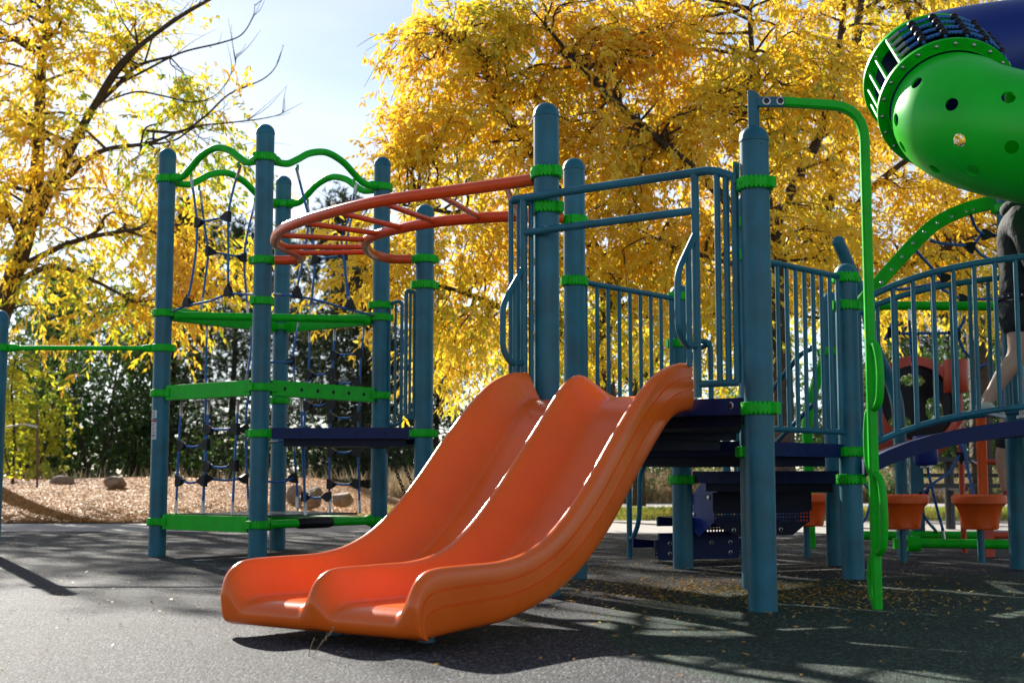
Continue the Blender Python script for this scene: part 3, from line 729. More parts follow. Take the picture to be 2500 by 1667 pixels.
def perf_panel(a, bdir, w, cdir, h, parent, name, pitch=0.0235):
    a = V(a); n = 1
    me = bpy.data.meshes.new(name); off = ROOT[parent.name]
    P = [a, a + bdir * w, a + bdir * w + cdir * h, a + cdir * h]
    me.from_pydata([tuple(p - off) for p in P], [], [(0, 1, 2, 3)]); uvl = me.uv_layers.new(name='UVMap')
    for i, (x, y) in enumerate(((0, 0), (w, 0), (w, h), (0, h))): uvl.data[i].uv = (x / pitch, y / pitch)
    me.materials.append(PERF); return link(name, me, parent, off)
zz = V((0, 0, 1))
for i, zt_ in enumerate((.46, .307, .153)):
    s0 = .02 + .27 * i; W2 = (.34, .42, .46)[i]
    c = so + sd * s0
    m = MB()
    m.beam([z(c - sw * W2, zt_ - .03), z(c + sw * W2, zt_ - .03)], .014, .065)
    m.beam([z(c + sd * .30 - sw * W2, zt_ - .03), z(c + sd * .30 + sw * W2, zt_ - .03)], .020, .065)
    t = m.build('step', NAVY, stg)
    perf_panel(z(c - sw * W2 + sd * .008, zt_), sw, 2 * W2, sd, .285, t, 'tread')
    perf_panel(z(c - sw * W2 - sd * .008, zt_ - .12), sw, 2 * W2, zz, .085, t, 'riser')
W2 = .30
for sgn in (-1, 1):
    b0 = so + sw * sgn * (W2 + .012)
    poly = [z(b0, .585), z(b0 + sd * .10, .585), z(b0 + sd * .36, .42), z(b0 + sd * .36, .24), z(b0 + sd * .22, .19), z(b0 + sd * .02, .30)]
    m = MB(); m.prism(poly, sw * sgn * .012); so_ = m.build('stringer', BPLAST, stg)
    m = MB()
    for q, h in ((.10, .44), (.28, .33)): m.lathe([(.014, 0), (.014, .006), (0, .008)], z(b0 + sd * q + sw * sgn * .012, h), 10, axis=sw * sgn)
    m.build_each('bolt', STEEL, so_)
# dark front skirt with washers seen from the play side
bx = MB(); c = so + sd * .55; bx.prism([z(c - sw * .43, .02), z(c + sw * .20, .02), z(c + sw * .20, .20), z(c - sw * .43, .20)], sd * .02); sk = bx.build('skirt_plate', NAVY, stg)
for w_, h in ((-.35, .13), (-.02, .13), (.13, .13), (-.35, .06), (.13, .06)): washer(sk, z(c + sw * w_ - sd * .002, h), -sd, .015)
bx = MB(); c = so - sd * .0 ; bx.prism([z(c - sw * .36, .25), z(c + sw * .34, .25), z(c + sw * .36, .30), z(c + sw * .36, .545), z(c - sw * .36, .545), ], sd * .006) if False else None
perf_panel(z(so - sw * .36 - sd * .012, .28), sw, .74, zz, .075, stg, 'perforated_panel')
perf_panel(z(so - sw * .33 - sd * .012, .475), sw, .70, zz, .04, stg, 'perforated_panel')
m = MB(); c = so - sd * .014
m.prism([z(c - sw * .37, .355), z(c + sw * .39, .355), z(c + sw * .39, .475), z(c - sw * .37, .475)], -sd * .006)
m.prism([z(c - sw * .37, .515), z(c + sw * .39, .515), z(c + sw * .39, .545), z(c - sw * .37, .545)], -sd * .006)
m.prism([z(c - sw * .20, .20), z(c + sw * .24, .20), z(c + sw * .36, .28), z(c - sw * .37, .28)], -sd * .006)
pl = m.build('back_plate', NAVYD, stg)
for w_, h in ((-.22, .235), (-.02, .235), (.14, .235)): washer(pl, z(c + sw * w_ - sd * .009, h), -sd, .015)
# handrails
def hand(side):
    b0 = so + sw * side * .40
    m = MB()
    top = z(b0 - sd * .05, 1.42); topl = z(b0 - sd * .05, 1.05)
    bx, by = (0.835, 9.52) if side < 0 else (1.665, 9.88)
    e = V((bx, by, 0)); f = e - sd * .16
    m.tube(fillet([top, top + sd * .12 - zz * .02, z(f, .98), z(e - sd * .02, .80), z(e, .70), z(e, -.01)], .10), .020, 12)
    m.tube(fillet([topl, z(f, .62), z(f + sd * .02, .26), z(e - sd * .05, .14), z(e, .145)], .09), .017, 12)
    m.build('handrail', TEAL, stg)
hand(-1); hand(1)
# tall end post of the far handrail with rounded top
m = MB(); q = at(1773, 1095, 9.7); m.tube(fillet([V((q.x, q.y, -.01)), V((q.x, q.y, .92)), V((q.x + .10, q.y + .05, .98)), V((q.x + .12, q.y + .06, .55))], .07), .030, 12); m.build('handrail', TEAL, stg)
# bent grab loop beside post P4
m = MB(); g = V((*P4, 0)); m.tube(fillet([g + V((.06, 0, 1.43)), g + V((.19, -.02, 1.44)), g + V((.19, -.02, 1.02)), g + V((.07, 0, .93))], .08), .017, 12); m.build('grab_rail', TEAL, mp)

# ================================================================== ARCHED BRIDGE
bd = V((.985, -.165, 0)).normalized(); bn = V((.165, .985, 0)).normalized(); bo = V((1.985, 7.47, 0)); BL = 2.9
ab = thing('arch_bridge', 'navy arched bridge with curved teal railings under the green tube', 'bridge', bo)
def bz(s):  # deck top height along the bridge
    t = min(max(s / BL, 0), 1); return 0.66 + .27 * (1 - math.exp(-min(t, 1 - t) * BL / .47))
pts = [bo + bd * (BL * i / 24) for i in range(25)]
vs = []; fs = []
for i, p in enumerate(pts):
    zt_ = bz(BL * i / 24)
    for o_, h in ((0, 0), (.82, 0), (.82, -.085), (0, -.085)): vs.append(z(p + bn * o_, zt_ + h))
for i in range(24):
    for j in range(4): fs.append((i * 4 + j, i * 4 + (j + 1) % 4, (i + 1) * 4 + (j + 1) % 4, (i + 1) * 4 + j))
fs += [(3, 2, 1, 0), (96, 97, 98, 99)]
m = MB(); m.add(vs, fs); m.build('deck', NAVY, ab, ang=30)
for off, nb in ((.0, 26), (.82, 26)):
    m = MB(); P = lambda s, h: z(bo + bd * s + bn * off, bz(s) + h)
    s0, s1 = .06, BL - .06
    m.tube([P(s0 + (s1 - s0) * i / 24, .905) for i in range(25)], .0185, 12)
    m.tube([P(s0 + (s1 - s0) * i / 24, .072) for i in range(25)], .0165, 12)
    for k in range(nb):
        s = s0 + (s1 - s0) * k / (nb - 1); m.rod(P(s, .072), P(s, .905), .0125, 10)
    m.build('railing', TEAL, ab)

# ================================================================== CRAWL TUBE (upper right)
ct = thing('crawl_tunnel', 'green plastic tunnel with round holes, green ring cage and rope net top', 'crawl tunnel', (3.187, 8.42, 0))
post(ct, P7, 2.75, [(2.29, 2.75)], cap=False)
C = at(2312, 255, 7.4); ax = V((-.02, -.78, -.62)).normalized()
def frame(ax):
    e1 = ax.cross(V((0, 0, 1))).normalized(); e2 = e1.cross(ax).normalized(); return e1, e2
e1, e2 = frame(ax)   # e1 ~ left/right , e2 ~ up
def ringpt(c, r, a, e1=e1, e2=e2): return c + e1 * (r * math.cos(a)) + e2 * (r * math.sin(a))
RO = .392
def flange(c, name):
    m = MB(); m.lathe([(RO - .055, -.012), (RO, -.012), (RO, .012), (RO - .055, .012), (RO - .055, -.012)], c, 64, axis=ax)
    m.lathe([(RO - .060, -.035), (RO - .052, -.035), (RO - .052, .030), (RO - .060, .030), (RO - .060, -.035)], c, 64, axis=ax)
    o = m.build(name, GREEN, ct, ang=30)
    b = MB()
    for k in range(22):
        a = 2 * math.pi * k / 22 + .1
        b.lathe([(.013, 0), (.012, .004), (.008, .009), (0, .011)], ringpt(c, RO - .027, a) + ax * .012, 10, axis=ax)
    b.build_each('bolt', STEEL, o); return o
CB = C - ax * .40
f1 = flange(C, 'front_flange'); f2 = flange(CB, 'rear_flange')
# cage rods on the left side, between the two flanges
for a in (.36, .10, -.16, -.42, -.68):
    m = MB(); m.rod(ringpt(C, RO - .03, a), ringpt(CB, RO - .03, a), .0135, 10); m.build('cage_rod', GREEN, ct)
aL, aR = (.70, 2.75)
for j in range(4):
    c = C - ax * (.075 + .085 * j)
    Q = [ringpt(c, RO - .005 + .012 * math.sin(math.pi * i / 20), aL + (aR - aL) * i / 20) for i in range(21)]
    o = rope(ct, Q, .0105, 0, 1)
    for q, r_ in ((Q[0], Q[2]), (Q[-1], Q[-3])): f = MB(); f.tube([q, r_], .0135, 8); f.build('rope_ferrule', STEEL, o)
    for i in range(4, 18, 3): f = MB(); f.ball(Q[i], .026, 10, 7); f.build('rope_ball', BLACK, o)
for i in range(4, 18, 3):
    rope(ct, [ringpt(C - ax * .03, RO, aL + (aR - aL) * i / 20), ringpt(C - ax * .37, RO, aL + (aR - aL) * i / 20)], .0085, 0, 1)
for a in (aL, aR): m = MB(); m.rod(ringpt(C, RO - .02, a), ringpt(CB, RO - .02, a), .018, 10); m.build('cage_rod', GREEN, ct)
# green tunnel: starts on the front flange, elbows to the right
path = []; Rr = []
D1 = V((.985, -.10, -.16)).normalized()
p0 = C + ax * .03; p1_ = C + ax * .30; p2_ = C + ax * .38 + D1 * .40; p3_ = p2_ + D1 * .55; p4_ = p3_ + D1 * .9
def bez(a, b, c, d, t): return a * (1 - t) ** 3 + b * 3 * t * (1 - t) ** 2 + c * 3 * t * t * (1 - t) + d * t ** 3
N1 = 26; N2 = 96
cen = [bez(p0, C + ax * .20, C + ax * .34 + D1 * .06, p2_, i / N1) for i in range(N1 + 1)] + [p2_ + D1 * (.06 * k) for k in range(1, 22)]
rad = [.322 + .028 * math.sin(min(1, i / 8) * math.pi / 2) for i in range(len(cen))]
m = MB()
# ring grid with real round holes cut by leaving out faces and pulling their borders to circles
T = [(cen[min(i + 1, len(cen) - 1)] - cen[max(i - 1, 0)]).normalized() for i in range(len(cen))]
nn = e1.copy(); fr = []
for t in T:
    nn = (nn - t * nn.dot(t)).normalized(); fr.append((nn.copy(), t.cross(nn)))
grid = [[cen[i] + (fr[i][0] * math.cos(2 * math.pi * j / N2) + fr[i][1] * math.sin(2 * math.pi * j / N2)) * rad[i] for j in range(N2)] for i in range(len(cen))]
vs = [p for r in grid for p in r]
fs = []
for i in range(len(cen) - 1):
    for j in range(N2): fs.append((i * N2 + j, i * N2 + (j + 1) % N2, (i + 1) * N2 + (j + 1) % N2, (i + 1) * N2 + j))
m.add(vs, fs); tun = m.build('tunnel', GPLAST, ct, ang=60)
# porthole openings cut with a boolean
def hole_dir(u, v):
    o = V((0, 0, CAMZ)); d = (at(u, v, 7.0) - o).normalized(); return o, d
from mathutils.bvhtree import BVHTree
bvh = BVHTree.FromPolygons([tuple(p) for p in vs], fs)
cut = MB()
for u, v in ((2237, 202), (2323, 255), (2187, 293), (2341, 343), (2462, 238), (2203, 360), (2375, 417), (2281, 415), (2430, 130), (2470, 360)):
    o_, d_ = hole_dir(u, v); hit = bvh.ray_cast(o_, d_)
    if hit[0] is None: continue
    nrm = hit[1] if hit[1].dot(d_) < 0 else -hit[1]
    cut.lathe([(0, -.06), (.036, -.06), (.036, .06), (0, .06)], hit[0], 24, axis=nrm)
me_c = bpy.data.meshes.new('cut'); me_c.from_pydata([tuple(p - V((3.187, 8.42, 0))) for p in cut.v], [], cut.f); me_c.update()
import bmesh
b_ = bmesh.new(); b_.from_mesh(me_c); bmesh.ops.recalc_face_normals(b_, faces=b_.faces); b_.to_mesh(me_c); b_.free()
co = bpy.data.objects.new('cut', me_c); COL.objects.link(co); co.location = (3.187, 8.42, 0)
so2 = tun.modifiers.new('thick', 'SOLIDIFY'); so2.thickness = 0.012; so2.offset = -1
bo2 = tun.modifiers.new('holes', 'BOOLEAN'); bo2.object = co; bo2.operation = 'DIFFERENCE'; bo2.solver = 'EXACT'
bpy.context.view_layer.update()
dg = bpy.context.evaluated_depsgraph_get()
new = bpy.data.meshes.new_from_object(tun.evaluated_get(dg)); tun.modifiers.clear(); tun.data = new
new.polygons.foreach_set('use_smooth', [True] * len(new.polygons)); new.set_sharp_from_angle(angle=math.radians(45))
bpy.data.objects.remove(co)
# blue tube slide leaving behind the cage, up and to the right
bt_ = thing('tube_slide', 'dark blue plastic tube rising behind the green ring cage', 'tube slide', CB)
D2 = V((.96, .20, .20)).normalized()
q0 = CB - ax * .01; q2 = CB - ax * .16 + D2 * .42
cen2 = [bez(q0, CB - ax * .09, CB - ax * .15 + D2 * .10, q2, i / 16) for i in range(17)] + [q2 + D2 * (.12 * k) for k in range(1, 16)]
m = MB(); m.tube(cen2, .335, 64, caps=False); tb = m.build('tube', BPLAST, bt_, ang=60)
s_ = tb.modifiers.new('thick', 'SOLIDIFY'); s_.thickness = .012
m = MB(); c_ = cen2[24]; m.lathe([(.336, -.03), (.37, -.03), (.37, .03), (.336, .03)], c_, 64, axis=D2); m.build('seam_flange', BPLAST, tb)

# ================================================================== BUCKET STOOLS
def stool(loc, label):
    t = thing('bucket_stool', label, 'stool', (loc[0], loc[1], 0), 'orange stepping stools')
    m = MB()
    R1, R2, zt_, n = .182, .118, .452, 48
    prof = [(0, zt_ - .002), (R1 - .015, zt_), (R1 - .004, zt_ - .006), (R1, zt_ - .016), (R1 - .002, zt_ - .055), (R1 - .012, zt_ - .062), (.145, zt_ - .085), (.130, zt_ - .14), (.122, .265), (.121, .232), (.112, .222), (0, .222)]
    vs = []; fs = []
    for r, z_ in prof:
        for j in range(n):
            a = 2 * math.pi * j / n; k = 1 + (.030 * (1 if math.cos(6 * a) > .2 else -.4) if (.24 < z_ < zt_ - .07) else 0)
            vs.append((loc[0] + r * k * math.cos(a), loc[1] + r * k * math.sin(a), z_))
    for i in range(len(prof) - 1):
        for j in range(n): fs.append((i * n + j, i * n + (j + 1) % n, (i + 1) * n + (j + 1) % n, (i + 1) * n + j))
    m.add(vs, fs)
    for r in (.05, .08, .11, .14, .165):   # raised grip dots round the top
        for j in range(int(r * 160)): a = 2 * math.pi * j / int(r * 160); m.ball((loc[0] + r * math.cos(a), loc[1] + r * math.sin(a), zt_ - .001), .006, 6, 4)
    m.build('seat', ORBUCK, t, ang=35)
    m = MB(); m.lathe([(0, -.01), (.024, -.01), (.024, .23), (0, .23)], (*loc, 0), 16); m.build('stem', TEAL, t)
stool((2.125, 9.66), 'orange bucket stool half hidden behind the back posts, lowest in the picture of the three')
stool((2.665, 9.14), 'orange bucket stool directly right of the green loop pole, under the bridge')
stool((3.165, 9.05), 'orange bucket stool under the bridge beside the far right teal post')

# ================================================================== NET CLIMBER behind the bridge
nc = thing('net_climber', 'green arched beam and leaning teal mast holding blue climbing ropes behind the bridge', 'net climber', (3.0, 9.6, 0))
m = MB()
B1 = at(2207, 1350, 9.85)
m.tube(cr([V((B1.x, 9.85, -.01)), V((B1.x - .005, 9.85, .6)), V((B1.x - .01, 9.85, 1.02)), V((B1.x - .05, 9.85, 1.25)), V((B1.x - .17, 9.84, 1.52)), at(2110, 740, 9.83), at(2047, 592, 9.8)], 8), .047, 18)
q = at(2047, 592, 9.8); m.ball(q, .049, 14, 8); m.build('mast', TEAL, nc)
m = MB()
m.beam(cr([at(2010, 850, 8.9), at(2070, 780, 8.85), at(2135, 702, 8.8), at(2185, 645, 8.75), at(2240, 586, 8.7), at(2290, 543, 8.65), at(2350, 514, 8.6), at(2400, 500, 8.55), at(2440, 492, 8.5)], 6), .055, .088, up=(.25, -.2, 1))
gb = m.build('arched_beam', GREEN, nc)
m = MB()
for u, v in ((2152, 690), (2177, 659), (2202, 627), (2229, 594), (2257, 567), (2288, 545), (2322, 529), (2357, 517), (2375, 512)):
    m.lathe([(.011, 0), (.010, .004), (0, .007)], at(u, v, 8.68 - (u - 2152) * .0007), 10, axis=(-.1, -1, .05))
m.build_each('bolt', STEEL, gb)
def gtube(a, b, r, nm='tube'):
    m = MB(); m.rod(a, b, r, 14); return m.build(nm, GREEN, nc)
gtube(at(2130, 746, 9.3), at(2520, 748, 9.0), .032)
g2 = gtube(at(2236, 1325, 9.75), at(2560, 1330, 9.6), .034); gtube(at(2020, 1306, 10.4), at(2420, 1307, 10.4), .034)
m = MB(); q = at(2229, 1326, 9.75); m.lathe([(.03, -.05), (.058, -.045), (.058, .045), (.03, .05)], q, 16, axis=(1, 0, 0)); m.box(at(2190, 1326, 9.75), (.05, .05, .075)); m.build('socket', GREEN, g2)
# hooped green post on the far left of the climber
m = MB(); q = at(1978, 1335, 10.9)
m.beam(cr([V((q.x, 10.9, -.01)), V((q.x, 10.9, .7)), V((q.x, 10.9, 1.05)), at(1995, 925, 10.9), at(2012, 875, 10.85), at(2022, 800, 10.8)], 6), .075, .075, up=(0, 1, 0)); m.build('green_post', GREEN, nc)
def R(*p): rope(nc, [at(*q) for q in p], .0105, 0)
def Fe(a, b): f = MB(); f.rod(at(*a), at(*b), .0125, 8); f.build('rope_ferrule', STEEL, nc)
R((2372, 532, 8.6), (2385, 560, 8.7), (2402, 572, 8.8)); R((2395, 573, 8.8), (2382, 592, 8.8), (2376, 602, 8.8)); R((2272, 588, 8.7), (2310, 596, 8.75), (2365, 600, 8.8)); R((2236, 612, 8.75), (2262, 640, 8.85), (2296, 676, 9.0))
R((2380, 606, 8.8), (2400, 625, 8.9), (2440, 640, 9.0)); R((2150, 703, 9.2), (2205, 706, 9.2), (2290, 690, 9.1), (2310, 676, 9.0)); R((2286, 694, 9.0), (2310, 712, 9.1), (2345, 730, 9.2)); R((2345, 730, 9.2), (2400, 730, 9.2), (2450, 731, 9.2)); R((2402, 573, 8.8), (2430, 575, 8.9), (2460, 570, 8.9))
R((2219, 770, 9.2), (2225, 850, 9.3), (2232, 930, 9.4), (2240, 1010, 9.5)); R((2200, 814, 9.3), (2300, 813, 9.3), (2340, 813, 9.3)); R((2355, 780, 9.25), (2340, 812, 9.3), (2350, 850, 9.4), (2375, 880, 9.5)); R((2184, 770, 9.3), (2172, 805, 9.4), (2160, 830, 9.4)); R((2432, 772, 9.1), (2440, 880, 9.2), (2446, 1000, 9.3)); R((2385, 900, 9.4), (2410, 888, 9.3))
R((2263, 1135, 9.6), (2275, 1190, 9.65), (2290, 1250, 9.7), (2303, 1296, 9.75)); R((2345, 1105, 9.9), (2320, 1150, 9.85), (2280, 1178, 9.75), (2253, 1205, 9.8)); R((2248, 1235, 9.9), (2258, 1262, 10.1), (2275, 1285, 10.3), (2283, 1292, 10.4)); R((2353, 1080, 9.6), (2362, 1140, 9.5), (2377, 1210, 9.4)); R((2342, 1075, 9.9), (2350, 1100, 9.9), (2345, 1112, 9.9)); R((2110, 1180, 10.3), (2126, 1205, 10.3), (2118, 1255, 10.3), (2106, 1275, 10.3))
Fe((2301, 1290, 9.75), (2306, 1320, 9.75)); Fe((2276, 1284, 10.3), (2290, 1302, 10.4)); Fe((2219, 755, 9.2), (2220, 782, 9.2)); Fe((2270, 584, 8.7), (2285, 592, 8.72)); Fe((2232, 605, 8.75), (2243, 620, 8.8)); Fe((2184, 758, 9.3), (2180, 785, 9.35)); Fe((2370, 524, 8.6), (2376, 540, 8.63)); Fe((2355, 770, 9.25), (2350, 790, 9.28)); Fe((2432, 760, 9.1), (2433, 785, 9.1)); Fe((2370, 1125, 9.8), (2395, 1140, 9.8))
for c_, d_ in (((2402, 573, 8.8), (1, 0, -.1)), ((2374, 605, 8.8), (-1, 0, .3)), ((2300, 680, 9.0), (1, 0, .2)), ((2346, 731, 9.2), (1, 0, 0)), ((2340, 812, 9.3), (-1, 0, 0)), ((2172, 812, 9.4), (1, 0, 0)), ((2346, 1108, 9.9), (0, 0, -1)), ((2250, 1212, 9.85), (.5, 0, .5))):
    connector(nc, at(*c_), d_, (0.1, 1, 0))

# orange play panel: ring round a black rubber disc with openings
ORP = mat('red_orange_plastic', (0.55, 0.055, 0.012), .42, noise=(6, .12))
pn = thing('ring_climber', 'red orange ring panel around a black disc with oval openings behind the bridge rails', 'play panel', at(2240, 1345, 10.4))
pc = at(2238, 985, 10.4)
m = MB(); nP = V((.1, -1, .1)).normalized(); m.lathe([(.30, -.03), (.36, -.035), (.375, -.01), (.375, .02), (.30, .03), (.30, -.03)], pc, 48, axis=nP); m.build('ring', ORP, pn)
hole = []
e1_, e2_ = frame(nP); m = MB()
# disc built as a grid that leaves three oval openings
G_ = 44; st_ = .62 / G_; ov = [((.02, .185), (.105, .05)), ((-.14, -.05), (.075, .10)), ((.145, -.16), (.095, .075))]
cells = []
for i in range(G_):
    for j in range(G_):
        x, y_ = (i + .5) * st_ - .31, (j + .5) * st_ - .31
        if x * x + y_ * y_ > .305 ** 2: continue
        if any(((x - a) / w) ** 2 + ((y_ - b) / h) ** 2 < 1 for (a, b), (w, h) in ov): continue
        cells.append([pc + e1_ * (x + dx * st_ / 2) + e2_ * (y_ + dy * st_ / 2) for dx, dy in ((-1, -1), (1, -1), (1, 1), (-1, 1))])
dq = MB(); 
for c_ in cells: dq.prism(c_, nP * -.02)
dq.build('disc', BLACK, pn, flat=True)
m = MB(); m.box(at(2240, 1190, 10.4) + V((0, .03, 0)), (.10, .06, .95 * .9)); m.build('support_post', TEAL, pn)
og = thing('orange_ladder', 'orange post with side rungs standing behind the second bridge stool', 'ladder', at(2404, 1335, 9.75) * 1.0)
m = MB(); q = at(2401, 1150, 9.7); m.beam([V((q.x - .01, 9.7, .08)), V((q.x - .005, 9.7, 1.05))], .068, .05, up=(0, 1, 0), bev=.012); m.build('upright', ORBUCK, og)
m = MB(); m.beam([V((q.x + .012, 9.7, 0)), V((q.x + .012, 9.7, .3))], .085, .07, up=(0, 1, 0), bev=.012); m.build('foot', ORP, og)
for v in (1127, 1306): m = MB(); p = at(2405, v, 9.7); m.rod(p, p + V((.34, 0, 0)), .018 if v < 1200 else .026, 10); m.build('rung', ORP, og)
m = MB(); p = at(2405, 1200, 9.7); m.beam([V((p.x + .36, 9.7, 0)), V((p.x + .36, 9.7, 1.5))], .068, .05, up=(0, 1, 0), bev=.012); m.build('upright', ORBUCK, og)
# hanging orange housing and blue punch barrel
hb = thing('spinner', 'orange rounded box behind the bridge rails right of the ring panel', 'play panel', at(2335, 1345, 10.2))
m = MB(); a = at(2332, 878, 10.2); b = at(2332, 958, 10.2); m.lathe([(0, b.z), (.085, b.z), (.093, b.z + .012), (.093, a.z - .012), (.085, a.z), (0, a.z)], (a.x, 10.2, 0), 24); m.build('housing', ORP, hb)
m = MB(); m.rod(V((a.x + .02, 10.2, 0)), V((a.x + .02, 10.2, b.z)), .022, 12); m.build('stem', ORP, hb)
m = MB(); m.beam(cr([at(2100, 1120, 10.0), at(2180, 1085, 10.0), at(2260, 1110, 10.0), at(2330, 1060, 10.0), at(2350, 1035, 10.1)], 6), .03, .075, up=(0, 0, 1)); ar = m.build('arm', ORP, hb)
pb = thing('punch_barrel', 'blue plastic barrel on a rope below the arched bridge', 'barrel', at(2262, 1140, 9.55))
q = at(2262, 1136, 9.55); a = at(2255, 1062, 9.55)
ax_ = (a - q).normalized(); L_ = (a - q).length
m = MB(); m.lathe([(0, 0), (.068, .0), (.078, .010), (.086, .03), (.088, L_ * .5), (.086, L_ - .03), (.078, L_ - .008), (.068, L_), (0, L_)], q, 32, axis=ax_); m.build('barrel', BPLAST, pb)
m = MB(); m.lathe([(0, -.012), (.045, -.012), (.045, 0), (0, 0)], q, 20, axis=ax_); m.build('end_cap', STEEL, pb)

# ================================================================== PEOPLE
def skin(name, verts, edges, radii, m, parent, sub=2, root=0):
    off = ROOT[parent.name]
    me = bpy.data.meshes.new(name); me.from_pydata([tuple(V(p) - off) for p in verts], edges, [])
    o = link(name, me, parent, off)
    md = o.modifiers.new('skin', 'SKIN'); md.use_smooth_shade = True
    for i, sv in enumerate(me.skin_vertices[0].data):
        r = radii[i]; sv.radius = r if isinstance(r, tuple) else (r, r); sv.use_root = (i == root)
    sb = o.modifiers.new('sub', 'SUBSURF'); sb.levels = sub; sb.render_levels = sub
    bpy.context.view_layer.update()
    ev = o.evaluated_get(bpy.context.evaluated_depsgraph_get())
    new = bpy.data.meshes.new_from_object(ev); o.modifiers.clear(); o.data = new
    new.materials.clear(); new.materials.append(m); new.polygons.foreach_set('use_smooth', [True] * len(new.polygons))
    return o
def hand_chain(wr, d, side, curl):
    """five finger chains from a wrist point; returns verts, edges (indices local, 0 = wrist), radii"""
    d = V(d).normalized(); s = V(side).normalized(); c = V(curl).normalized()
    vs = [V(wr), V(wr) + d * .045, V(wr) + d * .085]; es = [(0, 1), (1, 2)]; rs = [.022, (.030, .018), (.034, .016)]
    for k, (o_, L) in enumerate(((-.030, .058), (-.010, .072), (.010, .076), (.029, .066))):
        b = V(wr) + d * .088 + s * o_
        i = len(vs); vs += [b, b + d * L * .45 + c * L * .15, b + d * L * .75 + c * L * .45, b + d * L * .85 + c * L * .75]; rs += [.010, .009, .0085, .007]
        es += [(2, i), (i, i + 1), (i + 1, i + 2), (i + 2, i + 3)]
    i = len(vs); b = V(wr) + d * .03 - s * .026; vs += [b, b - s * .025 + d * .03, b - s * .03 + d * .058]; rs += [.012, .010, .008]; es += [(1, i), (i, i + 1), (i + 1, i + 2)]
    return vs, es, rs
class Sk:
    def __init__(s): s.v = []; s.e = []; s.r = []
    def add(s, p, r, frm=None):
        s.v.append(V(p)); s.r.append(r); i = len(s.v) - 1
        if frm is not None: s.e.append((frm, i))
        return i
    def chain(s, frm, items):
        for p, r in items: frm = s.add(p, r, frm)
        return frm
    def hand(s, frm, d, side, curl):
        v, e, r = hand_chain(s.v[frm] + V(d).normalized() * .012, d, side, curl); o = len(s.v)
        s.v += v; s.r += r; s.e += [(a + o, b + o) for a, b in e] + [(frm, o)]

def head(parent, c, fwd, m_skin, m_hair, long=True, up=(0, 0, 1)):
    """head with face; c = head centre, fwd = facing direction"""
    f = V(fwd).normalized(); u = V(up).normalized(); s = f.cross(u).normalized(); c = V(c)
    m = MB()
    prof = []
    n = 20; k = 14; vs = []; fs = []
    for i in range(k + 1):
        p = math.pi * i / k; zz_ = math.cos(p)
        for j in range(n):
            a = 2 * math.pi * j / n; x = math.cos(a) * math.sin(p); y_ = math.sin(a) * math.sin(p)
            w = .072 * (1 if zz_ > -.2 else 1 - .33 * (-zz_ - .2)); dp = .092 * (1.0 if zz_ > -.3 else 1 - .10 * (-zz_ - .3))
            vs.append(c + s * (y_ * w) + f * (x * dp + (.012 if zz_ < -.5 and x > 0 else 0)) + u * (zz_ * .112))
    for i in range(k):
        for j in range(n): fs.append((i * n + j, i * n + (j + 1) % n, (i + 1) * n + (j + 1) % n, (i + 1) * n + j))
    m.add(vs, fs)
    m.ball(c + f * .095 - u * .015, .016, 10, 8, (1, 1, 1.5))                        # nose
    for q in (-1, 1): m.ball(c + s * q * .072 - u * .01, .022, 10, 8, (.5, 1, 1.3))    # ears
    h = m.build('head', m_skin, parent, ang=180)
    e = MB()
    for q in (-1, 1): e.ball(c + f * .083 + s * q * .030 + u * .012, .011, 8, 6)
    e.build_each('eye', HOLE, h)
    l = MB(); l.ball(c + f * .090 - u * .055, .018, 10, 6, (1.1, 1.1, .35)); l.build('mouth', SHOER, h)
    hm = MB()
    random.seed(5)
    hm.ball(c - f * .014 + u * .022, .098, 20, 14, (.90, .90, 1.05))
    nl = 46 if long else 26
    for i in range(nl):
        a = math.pi * (.28 + 1.44 * i / (nl - 1)); d = f * math.cos(a) * .092 + s * math.sin(a) * .082
        L = random.uniform(.24, .34) if long else .09
        st = c + d + u * random.uniform(.0, .05)
        hm.tube(cr([st + u * .02, st - u * .06 + d * .05, st - u * L * .6 + d * random.uniform(0, .2), st - u * L + d * random.uniform(-.1, .25)], 4), [.015] * 12 + [.004], 6)
    hm.build('hair', m_hair, h, ang=180)
    return h

# woman walking right over the bridge, seen from behind at three-quarters
wz = bz(1.02)
pw = thing('person', 'person in black hoodie and black shorts walking across the arched bridge', 'person', at(2480, 1020, 7.75))
sk = Sk(); PY = 7.76
P_ = lambda u, v, d=PY: at(u, v, d)
pel = sk.add(P_(2496, 748), .105)
ch = sk.chain(pel, [(P_(2496, 700), .092), (P_(2494, 640), .095), (P_(2492, 580), .100), (P_(2496, 530), .080)])
nk = sk.chain(ch, [(P_(2510, 500), .045), (P_(2518, 478), .042)])
lk = sk.chain(pel, [(P_(2490, 785, PY - .04), (.088, .088)), (P_(2489, 825, PY - .05), .074), (P_(2484, 868, PY - .05), .056), (P_(2452, 912, PY - .04), .056), (P_(2424, 955, PY - .03), .040), (P_(2404, 992, PY - .03), .032), (P_(2412, 1006, PY - .04), .034), (P_(2438, 1012, PY - .06), .030)])
rk = sk.chain(pel, [(P_(2508, 785, PY + .10), (.088, .088)), (P_(2524, 840, PY + .10), .070), (P_(2530, 890, PY + .10), .054), (P_(2516, 930, PY + .10), .052), (P_(2504, 975, PY + .10), .036), (P_(2499, 1003, PY + .10), .032), (P_(2520, 1012, PY + .09), .030)])
la = sk.chain(ch, [(P_(2500, 545, PY - .15), .058), (P_(2516, 600, PY - .20), .044), (P_(2530, 650, PY - .20), .036), (P_(2560, 690, PY - .18), .026)]); sk.hand(la, (.8, -.1, -.3), (0, 1, 0), (0, 0, -1))
